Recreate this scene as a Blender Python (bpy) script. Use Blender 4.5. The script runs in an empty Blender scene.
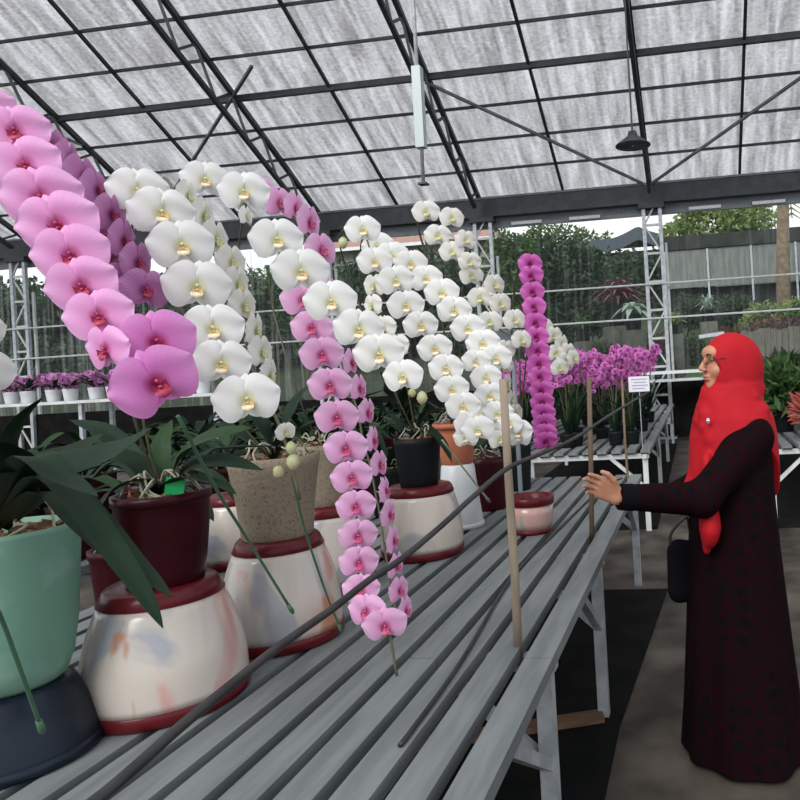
import bpy, math, random
import numpy as np
from mathutils import Vector, Matrix
random.seed(7); rng = np.random.default_rng(7)
SC = bpy.context.scene; COL = SC.collection
V = Vector; PI = math.pi
def R(d): return math.radians(d)

# ------------------------------------------------------------------ camera
FPX = 720.0; PX, PY = 600.0, 367.3
CAM = V((0, 0, 1.45)); AZ = R(7.61); RO = math.atan(0.056)
FW = V((-math.sin(AZ), math.cos(AZ), 0)); RT = V((math.cos(AZ), math.sin(AZ), 0)); UP = V((0, 0, 1))
XC = RT*math.cos(RO) - UP*math.sin(RO); YC = RT*math.sin(RO) + UP*math.cos(RO)
def ray(x, y): return FW + XC*((x-PX)/FPX) + YC*((PY-y)/FPX)
def at(x, y, D): return CAM + ray(x, y)*D                    # point at depth D
def atz(x, y, z): d = ray(x, y); return CAM + d*((z-CAM.z)/d.z)  # point at a height
def aty(x, y, Y): d = ray(x, y); return CAM + d*(Y/d.y)      # point at a world Y
cd = bpy.data.cameras.new('camera'); cam = bpy.data.objects.new('camera', cd); COL.objects.link(cam)
cd.sensor_width = 36; cd.sensor_fit = 'HORIZONTAL'; cd.lens = 36*FPX/800
cd.shift_x = (400-PX)/800; cd.shift_y = -(400-PY)/800; cd.clip_start = 0.05; cd.clip_end = 400
cam.matrix_world = Matrix(((XC.x, YC.x, -FW.x, CAM.x), (XC.y, YC.y, -FW.y, CAM.y), (XC.z, YC.z, -FW.z, CAM.z), (0, 0, 0, 1)))
SC.camera = cam

# ------------------------------------------------------------------ materials
def mat(name, col, rough=0.6, metal=0.0, spec=0.5, col2=None, nscale=8, contrast=(0.4, 0.6), bump=0, bscale=40, stretch=(1, 1, 1), trans=0, sss=0, coat=0, detail=4, coords='Object'):
    m = bpy.data.materials.new(name); m.use_nodes = True; n = m.node_tree.nodes; L = m.node_tree.links
    b = n['Principled BSDF']; b.inputs['Base Color'].default_value = (*col, 1); b.inputs['Roughness'].default_value = rough
    b.inputs['Metallic'].default_value = metal; b.inputs['Specular IOR Level'].default_value = spec
    if coat: b.inputs['Coat Weight'].default_value = coat; b.inputs['Coat Roughness'].default_value = 0.12
    tc = n.new('ShaderNodeTexCoord'); mp = n.new('ShaderNodeMapping'); L.new(tc.outputs[coords], mp.inputs[0]); mp.inputs['Scale'].default_value = stretch
    src = None
    if col2 is not None:
        t = n.new('ShaderNodeTexNoise'); t.inputs['Scale'].default_value = nscale; t.inputs['Detail'].default_value = detail; L.new(mp.outputs[0], t.inputs['Vector'])
        r = n.new('ShaderNodeValToRGB'); r.color_ramp.elements[0].position = contrast[0]; r.color_ramp.elements[1].position = contrast[1]
        r.color_ramp.elements[0].color = (*col, 1); r.color_ramp.elements[1].color = (*col2, 1)
        L.new(t.outputs['Fac'], r.inputs[0]); L.new(r.outputs[0], b.inputs['Base Color']); src = r.outputs[0]
    if bump:
        t = n.new('ShaderNodeTexNoise'); t.inputs['Scale'].default_value = bscale; t.inputs['Detail'].default_value = 3; L.new(mp.outputs[0], t.inputs['Vector'])
        bp = n.new('ShaderNodeBump'); bp.inputs['Strength'].default_value = bump; bp.inputs['Distance'].default_value = 0.01
        L.new(t.outputs['Fac'], bp.inputs['Height']); L.new(bp.outputs[0], b.inputs['Normal'])
    if trans:
        tr = n.new('ShaderNodeBsdfTranslucent'); tr.inputs[0].default_value = (*col, 1)
        if src: L.new(src, tr.inputs[0])
        mx = n.new('ShaderNodeMixShader'); mx.inputs[0].default_value = trans
        L.new(b.outputs[0], mx.inputs[1]); L.new(tr.outputs[0], mx.inputs[2]); L.new(mx.outputs[0], n['Material Output'].inputs[0])
    return m
def petal_mat(name, edge, mid, center, vein=0.0, veincol=(0.5, 0.1, 0.35), trans=0.3):
    """pigment runs from the throat to the margin, with fine veins"""
    m = mat(name, edge, rough=0.5, spec=0.25); n = m.node_tree.nodes; L = m.node_tree.links; b = n['Principled BSDF']
    tc = n.new('ShaderNodeTexCoord'); ln = n.new('ShaderNodeVectorMath'); ln.operation = 'LENGTH'; L.new(tc.outputs['Object'], ln.inputs[0])
    r = n.new('ShaderNodeValToRGB'); e = r.color_ramp.elements; e[0].position = 0.07; e[0].color = (*center, 1); e[1].position = 0.5; e[1].color = (*edge, 1)
    k = e.new(0.17); k.color = (*mid, 1); L.new(ln.outputs['Value'], r.inputs[0]); out = r.outputs[0]
    if vein:
        w = n.new('ShaderNodeTexNoise'); w.inputs['Scale'].default_value = 6; sp = n.new('ShaderNodeSeparateXYZ'); L.new(tc.outputs['Object'], sp.inputs[0])
        an = n.new('ShaderNodeMath'); an.operation = 'ARCTAN2'; L.new(sp.outputs[2], an.inputs[0]); L.new(sp.outputs[0], an.inputs[1])
        ms = n.new('ShaderNodeMath'); ms.operation = 'MULTIPLY'; ms.inputs[1].default_value = 34; L.new(an.outputs[0], ms.inputs[0])
        sn = n.new('ShaderNodeMath'); sn.operation = 'SINE'; L.new(ms.outputs[0], sn.inputs[0])
        mr = n.new('ShaderNodeMapRange'); mr.inputs[1].default_value = 0.5; mr.inputs[2].default_value = 1.0; mr.inputs[3].default_value = 0; mr.inputs[4].default_value = vein; L.new(sn.outputs[0], mr.inputs[0])
        mix = n.new('ShaderNodeMix'); mix.data_type = 'RGBA'; L.new(mr.outputs[0], mix.inputs[0]); L.new(out, mix.inputs[6]); mix.inputs[7].default_value = (*veincol, 1); out = mix.outputs[2]
    L.new(out, b.inputs['Base Color'])
    tr = n.new('ShaderNodeBsdfTranslucent'); L.new(out, tr.inputs[0]); mx = n.new('ShaderNodeMixShader'); mx.inputs[0].default_value = trans
    L.new(b.outputs[0], mx.inputs[1]); L.new(tr.outputs[0], mx.inputs[2]); L.new(mx.outputs[0], n['Material Output'].inputs[0])
    return m
def marble(name, seed):
    """glazed cream with drifting grey, rose and rust smears"""
    m = mat(name, (0.6, 0.5, 0.45), rough=0.2, spec=0.5, coat=0.3); n = m.node_tree.nodes; L = m.node_tree.links; b = n['Principled BSDF']
    tc = n.new('ShaderNodeTexCoord'); out = None
    for k, (c, s, lo, hi, amt, st) in enumerate([((0.55, 0.26, 0.23), 5.2, .55, .64, .7, (1, 1, .55)), ((0.30, 0.31, 0.35), 5.0, .56, .63, .85, (1.3, .9, .5)), ((0.42, 0.17, 0.075), 5.4, .62, .67, .8, (.9, 1.3, .6))]):
        mp = n.new('ShaderNodeMapping'); L.new(tc.outputs['Object'], mp.inputs[0]); mp.inputs['Location'].default_value = (seed*3.1+k*7, k*5, seed); mp.inputs['Rotation'].default_value = (0.5, 0.7, 0.3*k); mp.inputs['Scale'].default_value = st
        t = n.new('ShaderNodeTexNoise'); t.inputs['Scale'].default_value = s; t.inputs['Detail'].default_value = 3; t.inputs['Distortion'].default_value = 0.9; L.new(mp.outputs[0], t.inputs['Vector'])
        mr = n.new('ShaderNodeMapRange'); mr.inputs[1].default_value = lo; mr.inputs[2].default_value = hi; mr.inputs[4].default_value = amt; L.new(t.outputs['Fac'], mr.inputs[0])
        mix = n.new('ShaderNodeMix'); mix.data_type = 'RGBA'; L.new(mr.outputs[0], mix.inputs[0])
        if out is None: mix.inputs[6].default_value = (0.52, 0.465, 0.41, 1)
        else: L.new(out, mix.inputs[6])
        mix.inputs[7].default_value = (*c, 1); out = mix.outputs[2]
    L.new(out, b.inputs['Base Color']); return m

M = {}
M['slat'] = mat('slat_painted_metal', (0.138, 0.152, 0.153), 0.55, spec=.3, col2=(0.185, 0.20, 0.20), nscale=5, stretch=(6, .6, 1), bump=.12, bscale=60)
M['steel'] = mat('galvanised_steel', (0.36, 0.39, 0.41), 0.42, 0.35, col2=(0.5, 0.52, 0.54), nscale=14)
M['whitesteel'] = mat('white_painted_steel', (0.6, 0.61, 0.6), 0.45, col2=(0.48, 0.5, 0.5), nscale=9)
M['darksteel'] = mat('dark_roof_steel', (0.025, 0.029, 0.034), 0.55, 0.1, col2=(0.04, 0.046, 0.052), nscale=5)
M['midsteel'] = mat('grey_roof_steel', (0.12, 0.13, 0.14), 0.5, 0.3, col2=(0.17, 0.18, 0.19), nscale=5)
M['gutter'] = mat('gutter_grey', (0.13, 0.155, 0.17), 0.5, 0.1, col2=(0.17, 0.19, 0.2), nscale=3)
M['maroon'] = mat('maroon_glaze', (0.085, 0.006, 0.010), 0.3, spec=.2, coat=0.1, col2=(0.105, 0.010, 0.014), nscale=6)
M['maroonpot'] = mat('dark_maroon_pot', (0.026, 0.002, 0.004), 0.35, spec=.15, coat=0.05, col2=(0.038, 0.003, 0.006), nscale=4)
M['greenpot'] = mat('celadon_green_glaze', (0.135, 0.27, 0.20), 0.5, spec=.3, col2=(0.21, 0.35, 0.28), nscale=11, contrast=(.48, .72), bump=.15, bscale=20)
M['navy'] = mat('navy_glaze', (0.002, 0.004, 0.010), 0.35, spec=.2, coat=.03, col2=(0.010, 0.018, 0.03), nscale=6)
M['concrete'] = mat('speckled_stoneware', (0.25, 0.205, 0.15), 0.9, spec=.2, col2=(0.12, 0.10, 0.08), nscale=150, contrast=(.55, .68), bump=.3, bscale=80)
M['blackpot'] = mat('black_plastic_pot', (0.006, 0.007, 0.008), 0.5, spec=.15)
M['whitepot'] = mat('white_ceramic', (0.55, 0.57, 0.58), 0.35, col2=(0.48, 0.5, 0.52), nscale=5)
M['terracotta'] = mat('terracotta', (0.42, 0.13, 0.06), 0.75, col2=(0.33, 0.1, 0.05), nscale=9)
M['greyplastic'] = mat('grey_plastic', (0.2, 0.23, 0.26), 0.45)
M['bark'] = mat('bark_chips', (0.12, 0.06, 0.03), 0.9, col2=(0.3, 0.16, 0.08), nscale=60, bump=.8, bscale=60)
M['root'] = mat('aerial_root', (0.38, 0.34, 0.27), 0.8, col2=(0.22, 0.25, 0.16), nscale=30)
M['leaf'] = mat('orchid_leaf', (0.006, 0.020, 0.010), 0.5, spec=.18, col2=(0.012, 0.030, 0.014), nscale=7, trans=.12)
M['leaf2'] = mat('orchid_leaf_bright', (0.013, 0.038, 0.013), 0.5, spec=.18, col2=(0.022, 0.052, 0.018), nscale=7, trans=.15)
M['stem'] = mat('flower_stem', (0.07, 0.08, 0.04), 0.6, col2=(0.12, 0.09, 0.05), nscale=20)
M['pedicel'] = mat('pedicel_pale', (0.4, 0.42, 0.3), 0.6)
M['bud'] = mat('bud_green_yellow', (0.42, 0.45, 0.16), 0.5, col2=(0.6, 0.58, 0.35), nscale=30, trans=.15)
M['white'] = petal_mat('white_petal', (0.86, 0.86, 0.85), (0.84, 0.84, 0.80), (0.66, 0.68, 0.42), trans=.28)
M['cream'] = petal_mat('ivory_petal', (0.80, 0.79, 0.75), (0.78, 0.77, 0.70), (0.55, 0.58, 0.32), trans=.28)
M['pink'] = petal_mat('candy_pink_petal', (0.88, 0.49, 0.79), (0.82, 0.34, 0.66), (0.5, 0.07, 0.24), .14, (0.72, 0.25, 0.58))
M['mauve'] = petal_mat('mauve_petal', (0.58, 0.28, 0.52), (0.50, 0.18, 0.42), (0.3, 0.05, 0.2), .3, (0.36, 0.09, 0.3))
M['orchidpink'] = petal_mat('orchid_purple_petal', (0.78, 0.33, 0.68), (0.72, 0.22, 0.58), (0.42, 0.03, 0.16), .15, (0.64, 0.17, 0.52))
M['palepink'] = petal_mat('pale_pink_petal', (0.84, 0.52, 0.76), (0.78, 0.38, 0.64), (0.5, 0.08, 0.22), .14, (0.7, 0.32, 0.56))
M['magenta'] = petal_mat('magenta_petal', (0.62, 0.17, 0.50), (0.50, 0.07, 0.35), (0.20, 0.005, 0.08), .2, (0.5, 0.05, 0.33))
M['lilac'] = petal_mat('lilac_pink_petal', (0.66, 0.23, 0.55), (0.52, 0.10, 0.40), (0.25, 0.01, 0.12), .2, (0.5, 0.1, 0.4))
M['liporange'] = mat('yellow_lip', (0.66, 0.43, 0.12), 0.5, col2=(0.80, 0.74, 0.58), nscale=9.0, contrast=(.40, .55))
M['lipyellow'] = mat('pale_yellow_lip', (0.5, 0.45, 0.12), 0.5, col2=(0.72, 0.7, 0.5), nscale=5.0, contrast=(.42, .58))
M['lipred'] = mat('crimson_lip', (0.33, 0.012, 0.05), 0.45, col2=(0.45, 0.05, 0.12), nscale=6)
M['lippink'] = mat('rose_lip', (0.5, 0.05, 0.16), 0.45, col2=(0.6, 0.13, 0.26), nscale=6)
M['lipdark'] = mat('dark_magenta_lip', (0.2, 0.005, 0.08), 0.45)
M['bamboo'] = mat('weathered_bamboo', (0.30, 0.235, 0.17), 0.75, col2=(0.22, 0.175, 0.13), nscale=12, stretch=(3, 3, .4))
M['brownstick'] = mat('brown_stake', (0.16, 0.11, 0.07), 0.75)
M['greenwire'] = mat('green_coated_wire', (0.05, 0.13, 0.07), 0.5)
M['black'] = mat('black_rubber', (0.012, 0.012, 0.014), 0.5, col2=(0.03, 0.028, 0.028), nscale=12)
M['tag'] = mat('bright_green_tag', (0.0, 0.33, 0.09), 0.5)
M['wood'] = mat('brown_plank', (0.17, 0.095, 0.05), 0.8, col2=(0.1, 0.06, 0.035), nscale=4, stretch=(1, 12, 12))
M['paper'] = mat('label_paper', (0.68, 0.66, 0.72), 0.6)
M['ink'] = mat('faded_ink', (0.32, 0.31, 0.4), 0.6)
M['cloth'] = mat('black_groundsheet', (0.005, 0.006, 0.006), 0.95, spec=.1, col2=(0.011, 0.010, 0.009), nscale=5)

# ------------------------------------------------------------------ mesh builder
class MB:
    def __init__(s): s.v = []; s.f = []
    def add(s, v, f):
        o = len(s.v); s.v.extend([tuple(p) for p in v]); s.f.extend([tuple(i+o for i in q) for q in f]); return s
    def box(s, c, d, rot=None):
        c = V(c); rot = rot or Matrix.Identity(3); x, y, z = d[0]/2, d[1]/2, d[2]/2
        P = [c + rot @ V((a*x, b*y, e*z)) for e in (-1, 1) for b in (-1, 1) for a in (-1, 1)]
        return s.add(P, [(0, 2, 3, 1), (4, 5, 7, 6), (0, 1, 5, 4), (2, 6, 7, 3), (0, 4, 6, 2), (1, 3, 7, 5)])
    def bar(s, a, b, w, h=None):
        a, b = V(a), V(b); h = h or w; d = (b-a); l = d.length; d.normalize()
        u = V((0, 0, 1)) if abs(d.z) < .95 else V((1, 0, 0)); sd = d.cross(u).normalized(); u = sd.cross(d)
        rot = Matrix((sd, d, u)).transposed(); return s.box((a+b)/2, (w, l, h), rot)
    def tube(s, pts, r, n=8, cap=True):
        pts = [V(p) for p in pts]; r = r if isinstance(r, (list, tuple)) else [r]*len(pts); o = len(s.v); ref = None
        for i, p in enumerate(pts):
            t = (pts[min(i+1, len(pts)-1)] - pts[max(i-1, 0)]).normalized()
            if ref is None: ref = V((0, 0, 1)) if abs(t.z) < .9 else V((1, 0, 0))
            a = (ref - t*ref.dot(t)).normalized(); b = t.cross(a); ref = a
            for k in range(n): q = 2*PI*k/n; s.v.append(tuple(p + (a*math.cos(q)+b*math.sin(q))*r[i]))
        for i in range(len(pts)-1):
            for k in range(n): s.f.append((o+i*n+k, o+i*n+(k+1) % n, o+(i+1)*n+(k+1) % n, o+(i+1)*n+k))
        if cap: s.f.append(tuple(o+k for k in range(n))[::-1]); s.f.append(tuple(o+(len(pts)-1)*n+k for k in range(n)))
        return s
    def lathe(s, prof, n=48, c=(0, 0, 0)):
        o = len(s.v); c = V(c)
        for (r, z) in prof:
            for k in range(n): q = 2*PI*k/n; s.v.append((c.x+r*math.cos(q), c.y+r*math.sin(q), c.z+z))
        for i in range(len(prof)-1):
            for k in range(n): s.f.append((o+i*n+k, o+i*n+(k+1) % n, o+(i+1)*n+(k+1) % n, o+(i+1)*n+k))
        if prof[0][0] > 1e-4: s.f.append(tuple(o+k for k in range(n))[::-1])
        if prof[-1][0] > 1e-4: s.f.append(tuple(o+(len(prof)-1)*n+k for k in range(n)))
        return s
    def grid(s, nu, nv, fn):
        o = len(s.v)
        for i in range(nu):
            for j in range(nv): s.v.append(tuple(fn(i/(nu-1), j/(nv-1))))
        for i in range(nu-1):
            for j in range(nv-1): s.f.append((o+i*nv+j, o+(i+1)*nv+j, o+(i+1)*nv+j+1, o+i*nv+j+1))
        return s
    def ball(s, c, r, nu=12, nv=8):
        c = V(c); r = r if hasattr(r, '__len__') else (r, r, r)
        o = len(s.v); s.v.append(tuple(c+V((0, 0, -r[2]))))
        for j in range(1, nv):
            a = -PI/2+PI*j/nv
            for k in range(nu): q = 2*PI*k/nu; s.v.append((c.x+r[0]*math.cos(a)*math.cos(q), c.y+r[1]*math.cos(a)*math.sin(q), c.z+r[2]*math.sin(a)))
        s.v.append(tuple(c+V((0, 0, r[2])))); e = len(s.v)-1
        for k in range(nu): s.f.append((o, o+1+(k+1) % nu, o+1+k)); s.f.append((e, e-nu+k, e-nu+(k+1) % nu))
        for j in range(nv-2):
            for k in range(nu): p = o+1+j*nu; s.f.append((p+k, p+(k+1) % nu, p+nu+(k+1) % nu, p+nu+k))
        return s
    def mesh(s, name, m, smooth=False):
        me = bpy.data.meshes.new(name); me.from_pydata(s.v, [], s.f)
        if m is not None: me.materials.append(m)
        if smooth: me.shade_smooth()
        me.update(); return me
    def obj(s, name, m, parent=None, smooth=False, loc=None):
        return link(name, s.mesh(name, m, smooth), parent, loc)
def link(name, me, parent=None, loc=None):
    o = bpy.data.objects.new(name, me); COL.objects.link(o)
    if parent is not None: o.parent = parent
    if loc is not None: o.location = loc
    return o
def tag(o, label, cat, group=None, kind=None):
    o['label'] = label; o['category'] = cat
    if group: o['group'] = group
    if kind: o['kind'] = kind
    return o
def thing(name, label, cat, loc=(0, 0, 0), rz=0, group=None):
    o = bpy.data.objects.new(name, None); COL.objects.link(o); o.location = loc; o.rotation_euler.z = rz; o.empty_display_size = .05
    return tag(o, label, cat, group)
def struct(o): o['kind'] = 'structure'; return o
def kids(o): return [c for c in bpy.data.objects if c.parent == o]
def copy_tree(o, parent=None, table=None):
    if table is None:
        table = {}
        for c in bpy.data.objects:
            if c.parent: table.setdefault(c.parent.name, []).append(c)
    c = o.copy(); COL.objects.link(c); c.parent = parent
    for ch in table.get(o.name, []): copy_tree(ch, c, table)
    return c
def smooth_path(pts, n=6):
    """Catmull-Rom through the points"""
    P = [V(p) for p in pts]; P = [P[0]*2-P[1]] + P + [P[-1]*2-P[-2]]; out = []
    for i in range(1, len(P)-2):
        for k in range(n):
            t = k/n; a, b, c, d = P[i-1:i+3]
            out.append(.5*((2*b)+(c-a)*t+(2*a-5*b+4*c-d)*t*t+(3*b-a-3*c+d)*t**3))
    out.append(P[-2]); return out

# ------------------------------------------------------------------ ground and roof
YE = 14.0                                      # far eave
BR = V(aty(700, 180, YE)); EZ = BR.z           # top of the eave beam
print('eave', BR, 'bench corner', atz(641, 474, .71), atz(521, 728, .71))
floor_m = mat('stained_concrete', (0.030, 0.025, 0.020), 0.6, spec=.25, col2=(0.12, 0.10, 0.082), nscale=2.6, contrast=(.38, .68), bump=.15, bscale=9, detail=8)
struct(MB().box((-4, 5, -.05), (44, 22, .1)).obj('floor', floor_m))
SL = 0.555; S_R = 9.0
roof_m = bpy.data.materials.new('weathered_fibreglass_sheet'); roof_m.use_nodes = True
n = roof_m.node_tree.nodes; L = roof_m.node_tree.links; n.remove(n['Principled BSDF'])
tc = n.new('ShaderNodeTexCoord'); mp = n.new('ShaderNodeMapping'); mp.inputs['Scale'].default_value = (9, .9, 1); L.new(tc.outputs['Object'], mp.inputs[0])
t1 = n.new('ShaderNodeTexNoise'); t1.inputs['Scale'].default_value = 1.0; t1.inputs['Detail'].default_value = 5; L.new(mp.outputs[0], t1.inputs['Vector'])
mp2 = n.new('ShaderNodeMapping'); mp2.inputs['Scale'].default_value = (16, 30, 1); L.new(tc.outputs['Object'], mp2.inputs[0])
t2 = n.new('ShaderNodeTexNoise'); t2.inputs['Scale'].default_value = 1.0; t2.inputs['Detail'].default_value = 2; L.new(mp2.outputs[0], t2.inputs['Vector'])
ad = n.new('ShaderNodeMath'); ad.operation = 'MULTIPLY_ADD'; ad.inputs[1].default_value = .55; L.new(t2.outputs['Fac'], ad.inputs[0]); L.new(t1.outputs['Fac'], ad.inputs[2])
rp = n.new('ShaderNodeValToRGB'); rp.color_ramp.elements[0].position = .52; rp.color_ramp.elements[1].position = 1.0
rp.color_ramp.elements[0].color = (0.53, 0.52, 0.52, 1); rp.color_ramp.elements[1].color = (0.97, 0.965, 0.97, 1); L.new(ad.outputs[0], rp.inputs[0])
tr = n.new('ShaderNodeBsdfTranslucent'); L.new(rp.outputs[0], tr.inputs[0]); df = n.new('ShaderNodeBsdfDiffuse'); df.inputs[0].default_value = (.7, .7, .7, 1)
mx = n.new('ShaderNodeMixShader'); mx.inputs[0].default_value = .8; L.new(df.outputs[0], mx.inputs[1]); L.new(tr.outputs[0], mx.inputs[2]); L.new(mx.outputs[0], n['Material Output'].inputs[0])
def roofp(X, s, off=0): return V((X, YE-s, EZ+SL*s+off))
struct(MB().add([roofp(-24, -.2, .06), roofp(12, -.2, .06), roofp(12, S_R, .06), roofp(-24, S_R, .06)], [(0, 1, 2, 3)]).add([roofp(-24, -.2, .066), roofp(12, -.2, .066), roofp(12, S_R, .066), roofp(-24, S_R, .066)], [(0, 1, 2, 3)]).obj('ceiling', roof_m))
struct(MB().box((-6, YE, EZ-.19), (36, .16, .36)).obj('trim_1', M['darksteel']))
struct(MB().box((-6, YE+.02, EZ+.0), (36, .24, .04)).obj('trim_2', M['midsteel']))
g0 = aty(700, 204, YE+.9); g1 = aty(700, 216, YE+.6)
gut = MB().box((-6, YE+.55, EZ-.40), (36, .7, .05)).box((-6, YE+.2, EZ-.44), (36, .05, .24)).obj('trim_3', M['gutter']); struct(gut)
def xe(px):  # X on the eave line for a pixel column near it
    y = 180+(700-px)*.085; return aty(px, y, YE).x
XT = [xe(650)]; half = (xe(738)-xe(562))/4*1.0
half = (xe(738)-xe(562))/2
print('half bay', half)
mains = [XT[0]+k*2*half for k in range(-8, 4)]; mids = [XT[0]+(2*k+1)*half for k in range(-8, 4)]
for i, X in enumerate(mains):
    t = thing('roof_truss', 'x', 'roof truss', (X, YE, EZ)); TD = .52
    def lp(s, off): return V((0, -s, SL*s+off))
    MB().bar(lp(0, .0), lp(S_R, .0), .075, .085).obj('top_chord', M['darksteel'], t)
    MB().bar(lp(.35, -.42), lp(S_R, -TD-.25), .07, .075).obj('bottom_chord', M['darksteel'], t)
    s = .2
    while s < S_R-.6:
        a = lp(s, -.02); b = lp(s+.42, -.44-.2*(s/S_R)); c = lp(s+.84, -.02)
        MB().bar(a, b, .04).obj('truss_web', M['darksteel'], t); MB().bar(b, c, .035).obj('truss_web', M['midsteel'], t); s += .84
    names = {8: 'dark steel roof truss above the right-hand lattice column, pendant lamp hanging beside it', 7: 'dark lattice roof truss meeting the eave above the white orchid arches', 6: 'dark lattice roof truss coming down behind the pink and white sprays', 5: 'dark roof truss sloping above the candy pink orchid'}
    t['label'] = names.get(i, ['leftmost of all the dark roof trusses', 'second dark roof truss from the left end', 'third dark roof truss from the left end', 'fourth dark roof truss from the left end', 'fifth dark roof truss from the left, above the left edge of the photo', '', '', '', '', 'dark roof truss one bay right of the laced white column', 'dark roof truss two bays right of the laced white column', 'dark roof truss at the right end of the roof'][i])
    t['group'] = 'roof trusses'
for X in mids:
    struct(MB().bar(roofp(X, 0), roofp(X, S_R), .05, .05).obj('trim_4', M['darksteel']))
s = .65
while s < S_R:
    struct(MB().bar(roofp(-24, s, .03), roofp(12, s, .03), .035, .045).obj('trim_5', M['darksteel'])); s += .65
for (xa, sa, xb, sb) in [(5, 2.1, 4, 5), (9, 2.2, 10, .1)]:
    struct(MB().bar(roofp(mains[xa], sa, -.04), roofp(mains[xb], sb, -.04), .045, .045).obj('trim_6', M['midsteel']))
def roofpix(px, py):
    d = ray(px, py); nrm = V((0, SL, 1)); t_ = nrm.dot(roofp(0, 0, -.05)-CAM)/nrm.dot(d); return CAM+d*t_
for (a, b_) in [((168, 200), (252, 66)), ((425, 82), (648, 186)), ((651, 184), (806, 74))]:
    A_, B_ = roofpix(*a), roofpix(*b_); struct(MB().bar(A_, B_, .045, .045).obj('trim_6', M['midsteel']))
s_thick = round((YE-roofpix(300, 91).y)/.65)*.65
struct(MB().bar(roofp(-24, s_thick, -.02), roofp(12, s_thick, -.02), .075, .07).obj('trim_9', M['darksteel']))
# lattice columns of the far wall
def column(X, label, Y=YE):
    t = thing('lattice_column', label, 'column', (X, Y, 0), group='columns of the far wall')
    for dx in (-.16, .16):
        for dy in (0,):
            MB().box((dx, dy, (EZ-.37)/2), (.07, .07, EZ-.37)).obj('upright', M['steel'], t)
    MB().box((.24, .1, 1.9), (.05, .05, 3.8)).obj('side_post', M['whitesteel'], t)
    z = .3; k = 0; w = MB()
    while z < EZ-.7:
        w.box((0, 0, z), (.26, .035, .045)); w.bar((-.16 if k % 2 else .16, 0, z), (.16 if k % 2 else -.16, 0, z+.55), .03); z += .55; k += 1
    w.obj('lacing', M['whitesteel'], t)
    MB().box((0, 0, EZ-.42), (.5, .2, .1)).obj('cap_plate', M['darksteel'], t)
    MB().box((.0, 0, .02), (.5, .3, .04)).obj('base_plate', M['steel'], t); return t
column(aty(656, 290, YE).x, 'white laced steel column behind the mass of magenta orchids')
column(aty(484, 250, YE).x, 'grey steel column behind the white arching sprays')
column(mains[6], 'steel column hidden among white and mauve sprays')
column(aty(21, 320, YE).x, 'grey laced steel column beside the candy pink orchid spray')
# wall pipes and netting
net = bpy.data.materials.new('streaked_insect_net'); net.use_nodes = True; n = net.node_tree.nodes; L = net.node_tree.links; b = n['Principled BSDF']
b.inputs['Base Color'].default_value = (.5, .54, .53, 1); b.inputs['Roughness'].default_value = .9
tc = n.new('ShaderNodeTexCoord'); mp = n.new('ShaderNodeMapping'); mp.inputs['Scale'].default_value = (9, 1, .35); L.new(tc.outputs['Object'], mp.inputs[0])
t1 = n.new('ShaderNodeTexNoise'); t1.inputs['Scale'].default_value = 1.6; t1.inputs['Detail'].default_value = 6; L.new(mp.outputs[0], t1.inputs['Vector'])
mr = n.new('ShaderNodeMapRange'); mr.inputs[1].default_value = .5; mr.inputs[2].default_value = .78; mr.inputs[3].default_value = .03; mr.inputs[4].default_value = .26; L.new(t1.outputs['Fac'], mr.inputs[0])
L.new(mr.outputs[0], b.inputs['Alpha'])
netx = aty(330, 300, YE).x; net2 = net.copy(); net2.name = 'fine_insect_net'; net2.node_tree.nodes['Map Range'].inputs[3].default_value = .02; net2.node_tree.nodes['Map Range'].inputs[4].default_value = .09
struct(MB().box(((netx+12)/2, YE+.12, (EZ-.4)/2), (12-netx, .006, EZ-.4)).obj('wall_far', net2))
struct(MB().box(((netx-24)/2, YE+.12, (EZ-.4)/2), (24+netx, .006, EZ-.4)).obj('wall_left', net))
pz = [aty(700, 281, YE).z, aty(740, 313, YE).z]
for z in pz: struct(MB().tube([(-24, YE-.06, z), (12, YE-.06, z)], .019, 8).obj('trim_7', M['whitesteel']))
struct(MB().box((-6, YE+.05, .56), (36, .012, 1.10)).obj('trim_shade_panel', M['cloth']))  # black sheet added where the foot of the wall only lies in shade
# ------------------------------------------------------------------ slatted benches
BZ = .71
def bench(label, x0, x1, y0, y1, n_slat, legs_y, seam=None, group='slatted plant benches', z=BZ, legm='steel', slatw=.074):
    t = thing('slatted_bench', label, 'plant bench', ((x0+x1)/2, (y0+y1)/2, 0), group=group); cx, cy = (x0+x1)/2, (y0+y1)/2
    pitch = (x1-x0-slatw)/(n_slat-1)
    for k in range(n_slat):
        X = x0+slatw/2+k*pitch-cx
        cuts = [y0-cy] + ([seam-cy + (0 if k % 2 else 0)] if seam and k in (n_slat-1, n_slat-4) else []) + [y1-cy]
        for a, b_ in zip(cuts[:-1], cuts[1:]):
            m_ = MB(); m_.box((X, (a+b_)/2, z-.011), (slatw, b_-a-.006, .022)); m_.box((X-slatw/2+.003, (a+b_)/2, z-.028), (.005, b_-a-.006, .014)); m_.box((X+slatw/2-.003, (a+b_)/2, z-.028), (.005, b_-a-.006, .014))
            m_.obj('slat', M['slat'], t)
    for Y in legs_y:
        MB().box((0, Y-cy, z-.055), (x1-x0-.03, .04, .04)).obj('cross_rail', M[legm], t)
        for sx in (-1, 1):
            X = sx*((x1-x0)/2-.05); MB().box((X, Y-cy, (z-.075)/2), (.045, .045, z-.075)).obj('leg', M[legm], t)
            MB().bar((X, Y-cy, z*.52), (X-sx*.30, Y-cy, z-.07), .03).obj('brace', M[legm], t)
            if Y > y0+.5: MB().bar((X, Y-cy, z*.52), (X, Y-cy-.42, z-.07), .03).obj('brace', M[legm], t)
    for sx in (-1, 1): MB().box((sx*((x1-x0)/2-.05), 0, z-.055), (.035, y1-y0-.02, .04)).obj('side_rail', M[legm], t)
    return t
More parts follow.
